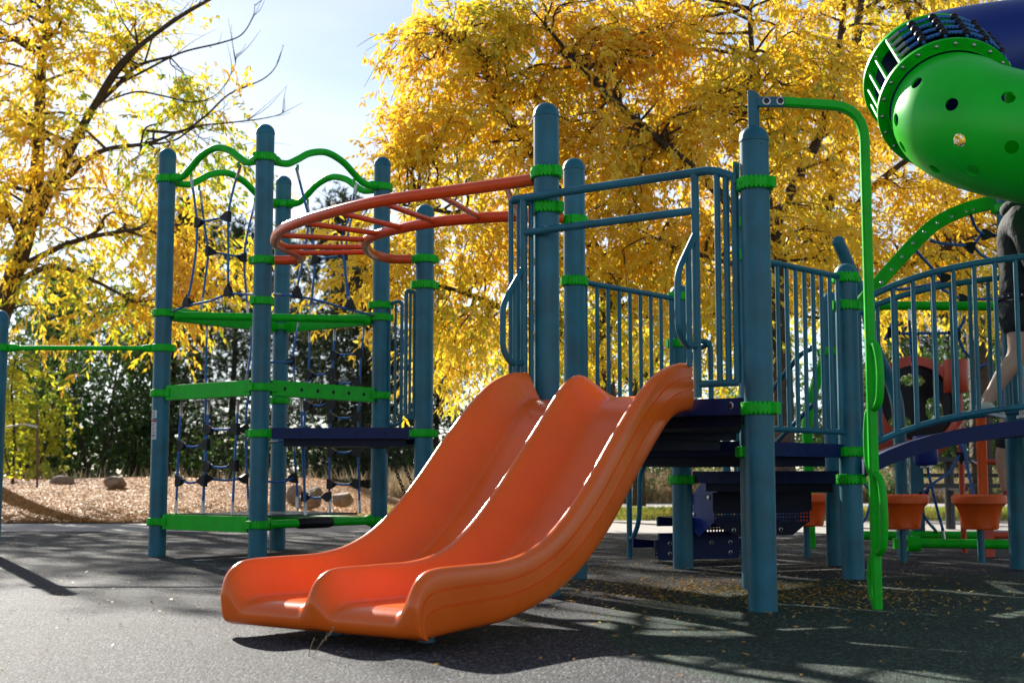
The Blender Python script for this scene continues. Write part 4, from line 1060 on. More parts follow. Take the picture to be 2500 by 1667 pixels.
ra = sk.chain(ch, [(P_(2510, 545, PY + .16), .058), (P_(2530, 600, PY + .22), .044), (P_(2560, 650, PY + .22), .034), (P_(2600, 680, PY + .2), .026)]); sk.hand(ra, (.9, 0, -.2), (0, 1, 0), (0, 0, -1))
skin('body', sk.v, sk.e, sk.r, SKIN, pw)
# hoodie
hk = Sk(); a = hk.add(P_(2496, 738), .148)
b = hk.chain(a, [(P_(2495, 690), .132), (P_(2494, 640), .140), (P_(2492, 580), .146), (P_(2494, 535), .118)])
hk.chain(b, [(P_(2504, 508), .082), (P_(2512, 496), (.06, .06))])
hk.chain(b, [(P_(2498, 548, PY - .15), .092), (P_(2514, 601, PY - .205), .080), (P_(2529, 651, PY - .205), .070), (P_(2556, 688, PY - .185), .052)])
hk.chain(b, [(P_(2510, 552, PY + .16), .078), (P_(2530, 602, PY + .23), .062), (P_(2558, 650, PY + .23), .052), (P_(2590, 674, PY + .21), .042)])
hood_o = skin('hoodie', hk.v, hk.e, hk.r, CLOTH, pw)
m = MB(); m.ball(P_(2478, 512), .085, 14, 10, (1.0, 1.2, .7)); m.build('hood', CLOTH, hood_o, ang=180)
bk = Sk(); a = bk.add(P_(2496, 722), .138); h_ = bk.add(P_(2496, 758), .152, a)
bk.chain(h_, [(P_(2486, 792, PY - .05), (.108, .105)), (P_(2484, 822, PY - .055), (.098, .098))]); bk.chain(h_, [(P_(2512, 792, PY + .10), (.105, .105)), (P_(2524, 828, PY + .10), (.098, .098))])
so3 = skin('shorts', bk.v, bk.e, bk.r, CLOTHG, pw)
m = MB(); c_ = P_(2495, 728); m.lathe([(.146, -.018), (.156, -.014), (.156, .014), (.146, .018)], c_, 28); m.build('belt', BLACK, so3)
m = MB()
for k in range(26):
    a_ = 2 * math.pi * k / 26; m.ball(c_ + V((.158 * math.cos(a_), .158 * math.sin(a_), 0)), .006, 6, 4)
m.build('belt_stud', STEEL, so3)
def shoe(parent, heel, toe, m_, hgt=.06, pitch=0.0):
    h, t = V(heel), V(toe); d = (t - h); L = d.length; d.normalize(); s = d.cross(V((0, 0, 1))).normalized(); u = s.cross(d)
    vs = []; fs = []; n = 14
    prof = [(-.02, .020, .030), (0, .034, .055), (.15, .038, .075), (.35, .037, .072), (.55, .041, .052), (.78, .043, .040), (.95, .032, .030), (1.04, .012, .016)]
    for x, w, hh in prof:
        for j in range(n):
            a_ = 2 * math.pi * j / n; vs.append(h + d * (L * x) + s * (w * math.cos(a_)) + u * (hh / 2 + hh / 2 * math.sin(a_)))
    for i in range(len(prof) - 1):
        for j in range(n): fs.append((i * n + j, i * n + (j + 1) % n, (i + 1) * n + (j + 1) % n, (i + 1) * n + j))
    fs += [tuple(reversed(range(n))), tuple((len(prof) - 1) * n + j for j in range(n))]
    mm = MB(); mm.add(vs, fs); o = mm.build('shoe', m_, parent, ang=180)
    k = MB(); k.beam([h + d * (-.012 * 1) + u * .002, h + d * L * 1.02 + u * .002], .078, .018, up=u, bev=.008); k.build('sole', LABELW, o)
    return o
wz_ = bz(.90)
shoe(pw, P_(2392, 1006, PY - .03), P_(2452, 1019, PY - .06), SHOE)
shoe(pw, P_(2492, 1018, PY + .10), P_(2560, 1020, PY + .09), SHOE)
head(pw, P_(2516, 446), (.9, .35, -.1), SKIN, HAIR)

# child climbing behind the bridge, mostly hidden
pc_ = thing('person', 'child in dark shorts and red shoes climbing behind the far right post', 'person', at(2462, 1215, 9.3))
CY = 9.35; Q_ = lambda u, v, d=CY: at(u, v, d)
ck = Sk(); pel = ck.add(Q_(2470, 1050), (.095, .08))
ch = ck.chain(pel, [(Q_(2472, 1000), (.09, .07)), (Q_(2474, 950), (.10, .075)), (Q_(2476, 905), (.085, .06))]); ck.chain(ch, [(Q_(2478, 885), .035), (Q_(2478, 872), .033)])
l1 = ck.chain(pel, [(Q_(2456, 1075), .062), (Q_(2446, 1115), .050), (Q_(2447, 1150), .038), (Q_(2453, 1190), .027), (Q_(2456, 1206), .026), (Q_(2440, 1212, CY - .08), .022)])
ck.chain(pel, [(Q_(2488, 1075), .062), (Q_(2494, 1115), .050), (Q_(2494, 1155), .038), (Q_(2496, 1195), .027), (Q_(2490, 1207, CY - .05), .024)])
a1 = ck.chain(ch, [(Q_(2440, 918), .036), (Q_(2415, 955), .028), (Q_(2392, 990), .022)]); ck.hand(a1, (-.6, 0, -.5), (0, 1, 0), (0, 0, -1))
a2 = ck.chain(ch, [(Q_(2510, 918), .036), (Q_(2530, 955), .028), (Q_(2540, 990), .022)]); ck.hand(a2, (.2, 0, -1), (0, 1, 0), (1, 0, 0))
skin('body', ck.v, ck.e, ck.r, SKIN, pc_)
tk = Sk(); a = tk.add(Q_(2470, 1040), (.105, .088)); b = tk.chain(a, [(Q_(2473, 985), (.105, .085)), (Q_(2475, 930), (.112, .085)), (Q_(2476, 905), (.09, .07))]); tk.chain(b, [(Q_(2444, 918), .05), (Q_(2424, 942), .045)]); tk.chain(b, [(Q_(2506, 918), .05), (Q_(2522, 942), .045)])
skin('shirt', tk.v, tk.e, tk.r, SHOER, pc_)
tk = Sk(); a = tk.add(Q_(2470, 1045), (.108, .09)); tk.chain(a, [(Q_(2455, 1078), .075), (Q_(2447, 1104), .066)]); tk.chain(a, [(Q_(2488, 1078), .075), (Q_(2494, 1104), .066)])
skin('shorts', tk.v, tk.e, tk.r, CLOTHG, pc_)
shoe(pc_, Q_(2462, 1222, CY + .02), Q_(2440, 1226, CY - .15), SHOER); shoe(pc_, Q_(2498, 1222, CY + .05), Q_(2484, 1226, CY - .12), SHOER)
head(pc_, Q_(2479, 842), (-.3, .9, 0), SKIN, HAIR, long=False)

# ================================================================== BENCH far right
bh = thing('picnic_bench', 'black perforated metal picnic table with bench behind the bridge stools', 'bench', at(2330, 1285, 15.0))
BY = 15.0
m = MB(); a, b = at(2225, 1122, BY), at(2560, 1122, BY); m.beam([a, b], .75, .05); m.build('tabletop', BLKMET, bh)
perf_bl = MB(); a, b = at(2225, 1160, BY + .5), at(2560, 1160, BY + .5); m = MB(); m.beam([a, b], .28, .045); m.build('seat', BLKMET, bh)
a, b = at(2225, 1185, BY - .55), at(2560, 1185, BY - .55); m = MB(); m.beam([a, b], .28, .045); m.build('seat', BLKMET, bh)
for u in (2318, 2520):
    m = MB(); q = at(u, 1200, BY - .1); m.rod(V((q.x, q.y, 0)), V((q.x, q.y, at(u, 1125, BY).z)), .055, 12); m.rod(V((q.x, q.y - .5, at(u, 1190, BY).z)), V((q.x, q.y + .6, at(u, 1190, BY).z)), .04, 10); m.build('leg', BLKMET, bh)

# ================================================================== GROUND
def ground_mat(name, c1, c2, scale, rough=.9, bumpd=.01, bs=None, extra=None, spec=.3):
    m = bpy.data.materials.new(name); m.use_nodes = True; nt = m.node_tree; b = nt.nodes['Principled BSDF']
    b.inputs['Roughness'].default_value = rough; b.inputs['Specular IOR Level'].default_value = spec
    tc = nt.nodes.new('ShaderNodeTexCoord')
    n = nt.nodes.new('ShaderNodeTexNoise'); n.inputs['Scale'].default_value = scale; n.inputs['Detail'].default_value = 8; n.inputs['Roughness'].default_value = .65
    nt.links.new(tc.outputs['Object'], n.inputs['Vector'])
    r = nt.nodes.new('ShaderNodeValToRGB'); r.color_ramp.elements[0].position = .35; r.color_ramp.elements[1].position = .68
    r.color_ramp.elements[0].color = (*c1, 1); r.color_ramp.elements[1].color = (*c2, 1)
    nt.links.new(n.outputs['Fac'], r.inputs['Fac']); nt.links.new(r.outputs['Color'], b.inputs['Base Color'])
    n2 = nt.nodes.new('ShaderNodeTexNoise'); n2.inputs['Scale'].default_value = bs or scale * 3; n2.inputs['Detail'].default_value = 5
    nt.links.new(tc.outputs['Object'], n2.inputs['Vector'])
    bp = nt.nodes.new('ShaderNodeBump'); bp.inputs['Strength'].default_value = .8; bp.inputs['Distance'].default_value = bumpd
    nt.links.new(n2.outputs['Fac'], bp.inputs['Height']); nt.links.new(bp.outputs['Normal'], b.inputs['Normal'])
    return m
def rubber():
    m = bpy.data.materials.new('rubber_crumb'); m.use_nodes = True; nt = m.node_tree; b = nt.nodes['Principled BSDF']
    N = nt.nodes.new; L = nt.links.new
    b.inputs['Roughness'].default_value = .80; b.inputs['Specular IOR Level'].default_value = .30
    tc = N('ShaderNodeTexCoord')
    # crumb granules
    v = N('ShaderNodeTexVoronoi'); v.inputs['Scale'].default_value = 135; L(tc.outputs['Object'], v.inputs['Vector'])
    sep = N('ShaderNodeSeparateColor'); L(v.outputs['Color'], sep.inputs[0])
    def ramp(stops):
        r = N('ShaderNodeValToRGB'); e = r.color_ramp.elements
        while len(e) < len(stops): e.new(.5)
        for el, (p, c) in zip(e, stops): el.position = p; el.color = (*c, 1)
        return r
    rg = ramp([(0, (.003, .004, .005)), (.40, (.009, .010, .013)), (.68, (.025, .027, .031)), (.87, (.072, .076, .083)), (1, (.22, .225, .232))]); L(sep.outputs[0], rg.inputs['Fac'])
    rn = ramp([(0, (.003, .006, .004)), (.4, (.008, .018, .011)), (.7, (.017, .042, .024)), (.88, (.038, .098, .056)), (1, (.14, .20, .15))]); L(sep.outputs[0], rn.inputs['Fac'])
    # green inlay: a big disc with a slightly ragged rim
    mp = N('ShaderNodeVectorMath'); mp.operation = 'SUBTRACT'; mp.inputs[1].default_value = (3.30, 5.05, 0); L(tc.outputs['Object'], mp.inputs[0])
    ln = N('ShaderNodeVectorMath'); ln.operation = 'LENGTH'; L(mp.outputs[0], ln.inputs[0])
    ng = N('ShaderNodeTexNoise'); ng.inputs['Scale'].default_value = 70; L(tc.outputs['Object'], ng.inputs['Vector'])
    ad = N('ShaderNodeMath'); ad.operation = 'MULTIPLY_ADD'; ad.inputs[1].default_value = .06; L(ng.outputs['Fac'], ad.inputs[0]); L(ln.outputs['Value'], ad.inputs[2])
    mr = N('ShaderNodeMapRange'); mr.inputs['From Min'].default_value = 2.99; mr.inputs['From Max'].default_value = 3.03; mr.inputs['To Min'].default_value = 1; mr.inputs['To Max'].default_value = 0; L(ad.outputs[0], mr.inputs['Value'])
    mx = N('ShaderNodeMix'); mx.data_type = 'RGBA'; L(mr.outputs[0], mx.inputs[0]); L(rg.outputs['Color'], mx.inputs[6]); L(rn.outputs['Color'], mx.inputs[7])
    # wear blotches
    nb = N('ShaderNodeTexNoise'); nb.inputs['Scale'].default_value = 1.6; nb.inputs['Detail'].default_value = 6; L(tc.outputs['Object'], nb.inputs['Vector'])
    rb = ramp([(.3, (.66, .66, .67)), (.7, (1.25, 1.25, 1.22))]); L(nb.outputs['Fac'], rb.inputs['Fac'])
    mu = N('ShaderNodeMix'); mu.data_type = 'RGBA'; mu.blend_type = 'MULTIPLY'; mu.inputs[0].default_value = 1; L(mx.outputs[2], mu.inputs[6]); L(rb.outputs['Color'], mu.inputs[7])
    # pour seam
    sx = N('ShaderNodeSeparateXYZ'); L(tc.outputs['Object'], sx.inputs[0])
    d = N('ShaderNodeMath'); d.operation = 'SUBTRACT'; d.inputs[1].default_value = 8.13; L(sx.outputs['Y'], d.inputs[0])
    ab_ = N('ShaderNodeMath'); ab_.operation = 'ABSOLUTE'; L(d.outputs[0], ab_.inputs[0])
    lt = N('ShaderNodeMath'); lt.operation = 'LESS_THAN'; lt.inputs[1].default_value = .007; L(ab_.outputs[0], lt.inputs[0])
    sm = N('ShaderNodeMix'); sm.data_type = 'RGBA'; L(lt.outputs[0], sm.inputs[0]); L(mu.outputs[2], sm.inputs[6]); sm.inputs[7].default_value = (.008, .008, .009, 1)
    d2 = N('ShaderNodeMath'); d2.operation = 'MULTIPLY_ADD'; d2.inputs[1].default_value = .22; L(sx.outputs['Y'], d2.inputs[0]); L(sx.outputs['X'], d2.inputs[2])
    d3 = N('ShaderNodeMath'); d3.operation = 'ADD'; d3.inputs[1].default_value = 2.9; L(d2.outputs[0], d3.inputs[0])
    a3 = N('ShaderNodeMath'); a3.operation = 'ABSOLUTE'; L(d3.outputs[0], a3.inputs[0]); l3 = N('ShaderNodeMath'); l3.operation = 'LESS_THAN'; l3.inputs[1].default_value = .004; L(a3.outputs[0], l3.inputs[0])
    nst = N('ShaderNodeTexNoise'); nst.inputs['Scale'].default_value = 5.5; nst.inputs['Detail'].default_value = 4; L(tc.outputs['Object'], nst.inputs['Vector'])
    rst = ramp([(.60, (0, 0, 0)), (.72, (.45, .45, .45))]); L(nst.outputs['Fac'], rst.inputs['Fac'])
    st_ = N('ShaderNodeMix'); st_.data_type = 'RGBA'; L(rst.outputs['Color'], st_.inputs[0]); L(sm.outputs[2], st_.inputs[6]); st_.inputs[7].default_value = (.016, .016, .017, 1)
    s3 = N('ShaderNodeMix'); s3.data_type = 'RGBA'; L(l3.outputs[0], s3.inputs[0]); L(st_.outputs[2], s3.inputs[6]); s3.inputs[7].default_value = (.010, .010, .011, 1)
    L(s3.outputs[2], b.inputs['Base Color'])
    bp = N('ShaderNodeBump'); bp.inputs['Strength'].default_value = 1.0; bp.inputs['Distance'].default_value = .006
    v2 = N('ShaderNodeTexVoronoi'); v2.inputs['Scale'].default_value = 135; L(tc.outputs['Object'], v2.inputs['Vector'])
    L(v2.outputs['Distance'], bp.inputs['Height']); bp.invert = True; L(bp.outputs['Normal'], b.inputs['Normal'])
    return m
def sheet(name, poly, zf, m, nx=1):
    mb = MB(); mb.add([V((x, y, zf)) for x, y in poly], [tuple(range(len(poly)))]); o = mb.build(name, m, flat=True); return tag(o, kind='structure')
EARTH = ground_mat('dry_earth', (.10, .075, .05), (.20, .155, .10), 1.5, bumpd=.05, bs=6)
CONC = ground_mat('concrete', (.30, .285, .265), (.42, .40, .375), 5, rough=.85, bumpd=.002, bs=60)
LAWNM = ground_mat('lawn_soil', (.07, .10, .02), (.20, .19, .05), 3, bumpd=.02, bs=20)
MULCHM = ground_mat('wood_mulch', (.18, .085, .028), (.44, .23, .075), 9, bumpd=.05, bs=14)
sheet('ground', [(-400, -60), (400, -60), (400, 600), (-400, 600)], -.016, EARTH)
rb_pts = [(-40, -6), (40, -6), (40, 14.0), (12, 13.8), (3, 13.7), (-2, 14.1), (-6, 14.4), (-12, 14.3), (-40, 14)]
sheet('playground_surface', rb_pts, 0.0, rubber())
sheet('path', [(-40, 13.6), (40, 13.4), (40, 18.3), (6, 17.9), (1.5, 17.9), (-2.2, 17.2), (-8, 16.9), (-40, 16.6)], -.004, CONC)
sheet('lawn', [(-2.5, 17.0), (2, 17.8), (40, 18.2), (40, 26), (-2.5, 25)], -.008, LAWNM)
sheet('far_path', [(-3, 25.6), (60, 26.4), (60, 30.5), (-3, 29)], -.003, CONC)
# mulch berm at the left
vs = []; fs = []; nx, ny = 60, 30
def berm(x, y):
    t = min(max((y - 16.8) / 9.0, 0), 1); e = min(max((-1.9 - x) / 2.2, 0), 1); e = e * e * (3 - 2 * e)
    return -.012 + e * (.02 + .52 * t * t * (3 - 2 * t)) + .03 * math.sin(x * 1.7 + y) * e * min(1, t * 6)
for j in range(ny + 1):
    for i in range(nx + 1):
        x = -26 + 24.4 * i / nx; y = 16.75 + 13 * j / ny; vs.append((x, y, berm(x, y)))
for j in range(ny):
    for i in range(nx): a = j * (nx + 1) + i; fs.append((a, a + 1, a + nx + 2, a + nx + 1))
m = MB(); m.add(vs, fs); tag(m.build('mulch_bed', MULCHM, ang=180), kind='structure')
rs = np.random.RandomState(4)
def blades(x0, x1, y0, y1, n, h, w, zfun=None, lean=.35, seed=1, pow_=1.0):
    r = np.random.RandomState(seed); x = r.uniform(x0, x1, n); y = y0 + (y1 - y0) * r.uniform(0, 1, n) ** pow_
    z_ = np.array([zfun(a, b) for a, b in zip(x, y)]) if zfun else np.full(n, -.01)
    hh = h * r.uniform(.5, 1.2, n); a = r.uniform(0, 6.28, n); dx, dy = np.cos(a) * w, np.sin(a) * w * .4
    lx, ly = r.normal(0, lean, n) * hh, r.normal(0, lean, n) * hh
    P = np.zeros((n, 3, 3)); P[:, 0] = np.c_[x - dx, y - dy, z_]; P[:, 1] = np.c_[x + dx, y + dy, z_]; P[:, 2] = np.c_[x + lx, y + ly, z_ + hh]
    return P
# mulch chips
n = 90000; x = rs.uniform(-13, -1.9, n); y = 16.8 + 10 * rs.uniform(0, 1, n) ** 1.5; z_ = np.array([berm(a, b) for a, b in zip(x, y)]) + rs.uniform(0, .025, n)
a = rs.uniform(0, 6.28, n); L_ = rs.uniform(.008, .022, n); w = rs.uniform(.004, .009, n); tl = rs.uniform(-.3, .4, n) ; dz = L_ * tl
d = np.c_[np.cos(a) * L_, np.sin(a) * L_, dz]; s = np.c_[-np.sin(a) * w, np.cos(a) * w, rs.uniform(-.6, .6, n) * w]; c = np.c_[x, y, z_]
tag(quads('mulch_chips', np.stack([c - d - s, c + d - s * .7, c + d * .9 + s, c - d + s * .8], 1), CHIPM), 'tan wood chips spread over the mulch bed left of the play area', 'mulch', kind='stuff')
tag(quads('lawn_grass', blades(-2.2, 12, 18.2, 25, 26000, .075, .010, seed=2), LAWNG, n=3), 'short yellowing grass strip beyond the concrete path', 'grass', kind='stuff')
mz = lambda x, y: berm(x, y) if x < -2 else -.01
tag(quads('dry_grass', np.concatenate([blades(-3, 22, 31, 62, 60000, .75, .02, seed=3, pow_=1.6), blades(-14, -1.5, 27.5, 42, 500, .32, .016, zfun=mz, seed=5)]), DRYG, n=3), 'tall tan dry grass of the meadow beyond the paths', 'grass', kind='stuff')
# fallen leaflets
rs = np.random.RandomState(11)
def leaves_on(cx, cy, sx, sy, n, r=rs):
    x = r.normal(cx, sx, n); y = r.normal(cy, sy, n); a = r.uniform(0, 6.28, n); L_ = r.uniform(.007, .016, n); w = L_ * r.uniform(.3, .5, n)
    d = np.c_[np.cos(a) * L_, np.sin(a) * L_, r.uniform(-.2, .5, n) * L_]; s = np.c_[-np.sin(a) * w, np.cos(a) * w, r.uniform(-.4, .4, n) * w]; c = np.c_[x, y, r.uniform(.004, .010, n)]
    return np.stack([c - d, c - d * .2 - s, c + d, c - d * .2 + s], 1)
Pq = np.concatenate([leaves_on(1.05, 6.9, .42, .32, 1500), leaves_on(1.5, 6.5, .40, .40, 1000), leaves_on(.6, 6.9, .55, .8, 700), leaves_on(1.3, 8.2, .8, .7, 600), leaves_on(1, 6, 1.6, 1.4, 420), leaves_on(-1.8, 8, 1.6, 1.6, 300), leaves_on(-.8, 5, 1.4, 1.0, 90), leaves_on(0, 12.5, 4, 1, 900)])
tag(quads('fallen_leaves', Pq, FALLEN), 'small yellow leaflets scattered on the rubber surface under the platform', 'leaves', kind='stuff')
# boulders
def boulder(u, v, d, w, h, seed, label):
    q = at(u, v, d); r = random.Random(seed); m = MB()
    bm = bmesh.new(); bmesh.ops.create_icosphere(bm, subdivisions=4, radius=1)
    pl = [(V((r.gauss(0, 1), r.gauss(0, 1), r.gauss(0, .8))).normalized(), r.uniform(.55, .85)) for _ in range(13)]
    for vv in bm.verts:
        p = vv.co.copy()
        for n_, k in pl:
            e = p.dot(n_) - k
            if e > 0: p -= n_ * e * .92
        vv.co = V((p.x * w, p.y * w * .8, p.z * h)) + q
    m.add([vv.co.copy() for vv in bm.verts], [[x.index for x in f.verts] for f in bm.faces]); bm.free()
    tag(m.build('boulder', STONE, ang=28), label, 'boulder', 'boulders along the mulch bed')
boulder(155, 1177, 24, .24, .13, 1, 'low pale flat boulder at far left edge of the mulch bed')
boulder(281, 1180, 23, .23, .13, 2, 'rounded tan boulder just left of the tall tower post, on the mulch crest')
boulder(722, 1210, 20.5, .15, .18, 3, 'pale upright boulder, leftmost of the pair seen through the tower')
boulder(760, 1216, 19.6, .20, .20, 4, 'cracked tan boulder with sharp facets seen through the rope net')
boulder(838, 1217, 20.2, .21, .13, 5, 'low grey boulder behind the right tower post')
sheet('kerb_slab', [(-2.9, 18.6), (-2.0, 18.6), (-2.0, 19.2), (-2.9, 19.2)], .02, CONC)
# dry grass stalks in front of the slide
gs = thing('grass_stalk', 'two thin dry grass stalks standing at the front lip of the slide', 'grass', at(760, 1600, 4.33))
for pts in ((at(816, 1529, 4.30), at(800, 1551, 4.30), at(783, 1572, 4.31), at(763, 1600, 4.33)), (at(768, 1556, 4.33), at(760, 1575, 4.33), at(753, 1600, 4.34))):
    m = MB(); Q = cr(pts, 8); m.tube(Q, .0013, 5)
    for i in range(1, 16, 2):
        if len(pts) > 3: m.ball(Q[i] + V((random.uniform(-.003, .003), 0, 0)), .0028, 5, 4, (1, 1, 1.8))
    m.build('stalk', DRYG, gs)

# ================================================================== TREES
def unit(a): return a / np.maximum(np.linalg.norm(a, axis=-1, keepdims=True), 1e-9)
def sprays(P, D, r, nl=11, L=.125, w=.034, sl=(.22, .48), droop=.75):
    """leafy twigs: P (N,3) starts, D (N,3) directions -> leaf quads (N*nl,4,3)"""
    N = len(P); ln = r.uniform(sl[0], sl[1], N)
    D = unit(D + np.array([0, 0, -.25]) + r.normal(0, .25, (N, 3)))
    t = np.linspace(.08, 1, nl)[None, :, None] * np.ones((N, 1, 1))
    B = P[:, None, :] + D[:, None, :] * ln[:, None, None] * t
    B[..., 2] -= (t[..., 0] ** 2) * ln[:, None] * .30
    S = unit(np.cross(D, np.array([0, 0, 1.0]) + r.normal(0, .2, (N, 3))))
    sg = np.where(np.arange(nl) % 2, 1.0, -1.0)[None, :, None]
    dd = unit(S[:, None, :] * sg * .55 + D[:, None, :] * .55 + np.array([0, 0, -droop]) + r.normal(0, .33, (N, nl, 3)))
    LL = L * r.uniform(.6, 1.25, (N, nl, 1)); ww = w * r.uniform(.7, 1.25, (N, nl, 1))
    sd_ = unit(np.cross(dd, r.normal(0, 1, (N, nl, 3))))
    mid = B + dd * LL * .5
    Q = np.stack([B, mid + sd_ * ww * .5, B + dd * LL, mid - sd_ * ww * .5], 2)
    return Q.reshape(-1, 4, 3)
def branch(mb, pts, r0, r1, n=6, k=5):
    Q = cr(pts, k); m_ = len(Q); mb.tube(Q, [r0 + (r1 - r0) * i / (m_ - 1) for i in range(m_)], n); return Q
def locust(label, base, limbs, ells, nsec, m_leaf, seed, nspr=42, L=.125, w=.034, bare=(), group='yellow locust trees', spread=.34, k=1.0):
    """limbs: list of (points, r0, r1); ells: list of (centre, radii, weight) where foliage grows"""
    r = np.random.RandomState(seed); rr = random.Random(seed); k0 = k; L *= k; w *= k; spread *= k
    t = thing('locust_tree', label, 'tree', base, group)
    tr = MB(); allp = []
    for pts, a, b in limbs:
        Q = branch(tr, pts, a, b, 9, 6); rad = [a + (b - a) * i / (len(Q) - 1) for i in range(len(Q))]
        allp += [(q, q_r) for q, q_r in list(zip(Q, rad))[len(Q) // 4:]]
    Pp = np.array([tuple(q) for q, _ in allp]); S0 = []; S1 = []
    wsum = sum(e[2] for e in ells)
    for kk in range(nsec):
        x = rr.uniform(0, wsum)
        for c, R_, w_ in ells:
            x -= w_
            if x <= 0: break
        d = r.normal(0, 1, 3); d /= np.linalg.norm(d); tgt = np.array(c) + d * np.array(R_) * k0 * rr.uniform(.25, 1.0) ** .5
        dist = np.linalg.norm((Pp - tgt) * np.array([1, 1, 1.25]) , axis=1) + np.maximum(0, Pp[:, 2] - tgt[2]) * .5
        i = int(np.argmin(dist)); s = V(Pp[i]); e = V(tgt); ln = (e - s).length
        if ln < .3: continue
        r0 = min(allp[i][1] * .7, .012 * k0 + .012 * ln)
        m1 = s.lerp(e, .35) + V(r.normal(0, .12 * ln ** .5, 3)) + V((0, 0, .10 * ln)); m2 = s.lerp(e, .7) + V(r.normal(0, .10 * ln ** .5, 3)) + V((0, 0, .06 * ln))
        Q = branch(tr, [s, m1, m2, e], r0, .005, 5, 4)
        sub = Q[len(Q) // 4:]
        for j in range(4):                           # tertiary twigs
            q = rr.choice(sub); dd = (e - s).normalized() + V(r.normal(0, .7, 3)); dd.normalize(); l2 = rr.uniform(.3, .8) * k0
            T = branch(tr, [q, q + dd * l2 * .5 + V((0, 0, .03)), q + dd * l2 - V((0, 0, .08))], .006, .002, 4, 3); sub = sub + T[1:]
        ns = int(nspr * (0.45 + .55 * min(1, ln / 1.5 / k0)))
        for j in range(ns):
            q = rr.choice(sub); S0.append(tuple(q)); S1.append(tuple((e - s).normalized() + V(r.normal(0, .8, 3))))
    for pts, a, b in bare:
        Q = branch(tr, pts, a, b, 6, 6)
        for j in range(7):
            i = rr.randrange(len(Q) // 4, len(Q) - 1); dd = (Q[i + 1] - Q[i]).normalized() + V(r.normal(0, .5, 3)) + V((0, 0, .25)); dd.normalize(); l2 = rr.uniform(.12, .55) * k0
            branch(tr, [Q[i], Q[i] + dd * l2 * .5 + V(r.normal(0, .03, 3)), Q[i] + dd * l2 + V((0, 0, .08))], .008, .002, 4, 3)
    P = np.array(S0) + r.normal(0, spread * .35, (len(S0), 3)); D = np.array(S1)
    tr.build('trunk', BARK, t, ang=180)
    quads('crown', sprays(P, D, r, nl=14, L=L, w=w, sl=(.22 * k0, .48 * k0)), m_leaf, t)
    return t
Y = 15.0
def L3(*p): return [at(u, v, d) for u, v, d in p]
# left tree (green and gold), trunk just inside the frame, bare twigs reaching over the tower
at_far = lambda u, v, d: at(u, v, d * 1.6)
def L3_far(*p): return [at_far(u, v, d) for u, v, d in p]
locust('tall green and gold locust tree at the left edge with bare twigs reaching right', at_far(-70, 1225, 15.6),
    [(L3_far((-70, 1225, 15.6), (-50, 1000, 15.6), (-12, 820, 15.6), (28, 690, 15.5), (62, 580, 15.4), (84, 470, 15.4)), .17 * 1.35, .11 * 1.35),
     (L3_far((88, 470, 15.4), (95, 330, 15.4), (100, 180, 15.5), (112, 60, 15.6), (130, -150, 15.7)), .10 * 1.35, .04 * 1.35),
     (L3_far((80, 545, 15.4), (130, 450, 15.2), (180, 350, 15.0), (230, 260, 14.8), (300, 150, 14.5), (420, 55, 14.2), (530, -10, 14.0)), .09 * 1.35, .015 * 1.35),
     (L3_far((230, 262, 14.8), (290, 205, 14.8), (340, 160, 14.7), (430, 135, 14.5)), .04 * 1.35, .015 * 1.35),
     (L3_far((110, 490, 15.3), (200, 400, 15.0), (260, 365, 14.6), (360, 350, 14.2), (440, 320, 13.9)), .05 * 1.35, .015 * 1.35),
     (L3_far((60, 600, 15.5), (0, 480, 15.8), (-120, 300, 16.0)), .07 * 1.35, .03 * 1.35),
     (L3_far((40, 690, 15.5), (130, 650, 15.0), (240, 690, 14.6), (330, 740, 14.2)), .05 * 1.35, .012 * 1.35), (L3_far((50, 650, 15.5), (180, 590, 15.0), (330, 560, 14.5), (480, 545, 14.2)), .05 * 1.35, .012 * 1.35)],
    [(at_far(90, 120, 15.4), (1.5, 1.3, 1.2), 3.4), (at_far(240, 60, 15), (.9, 1.0, .6), 1.2), (at_far(60, 420, 15.3), (1.3, 1.2, .9), 3.0), (at_far(250, 430, 14.8), (1.0, 1.0, .55), 2.0), (at_far(400, 370, 14.2), (.75, .6, .32), 1.1), (at_far(470, 330, 14.0), (.55, .5, .2), .6),
     (at_far(150, 680, 15), (1.0, .9, .75), 2.2), (at_far(300, 600, 14.6), (.9, .8, .55), 1.5), (at_far(440, 560, 14.2), (.6, .6, .42), .8), (at_far(320, 770, 14.3), (.45, .5, .25), .5), (at_far(520, 690, 14.2), (.45, .5, .45), .5), (at_far(410, 180, 14.6), (.5, .5, .45), .35), (at_far(-70, 300, 15.6), (1.0, 1, 1.0), 1.6), (at_far(-150, 450, 15.6), (1.0, 1.0, .8), 1.4), (at_far(-60, 590, 15.6), (.9, .9, .6), .9)],
    132, YGR, 21, nspr=25, L=.105, w=.031, k=1.6,
    bare=[(L3_far((290, 205, 14.8), (350, 175, 14.6), (440, 130, 14.4), (540, 105, 14.2), (590, 85, 14.1), (618, 40, 14.0), (622, 10, 14.0)), .022 * 1.35, .003 * 1.35),
          (L3_far((360, 320, 14.3), (440, 322, 14.0), (500, 285, 13.9), (560, 230, 13.8), (640, 195, 13.7), (675, 160, 13.6), (692, 110, 13.6)), .022 * 1.35, .003 * 1.35),
          (L3_far((330, 355, 14.3), (420, 345, 14.0), (480, 310, 13.9), (560, 300, 13.8), (640, 290, 13.7), (690, 275, 13.7), (695, 240, 13.7)), .018 * 1.35, .003 * 1.35),
          (L3_far((255, 250, 14.7), (330, 225, 14.5), (400, 235, 14.3), (470, 250, 14.2), (530, 230, 14.1), (570, 170, 14.0), (578, 130, 14.0)), .016 * 1.35, .003 * 1.35),
          (L3_far((235, 262, 14.8), (300, 165, 14.6), (380, 80, 14.4), (450, 30, 14.2), (520, -10, 14.1)), .022 * 1.35, .004 * 1.35)])
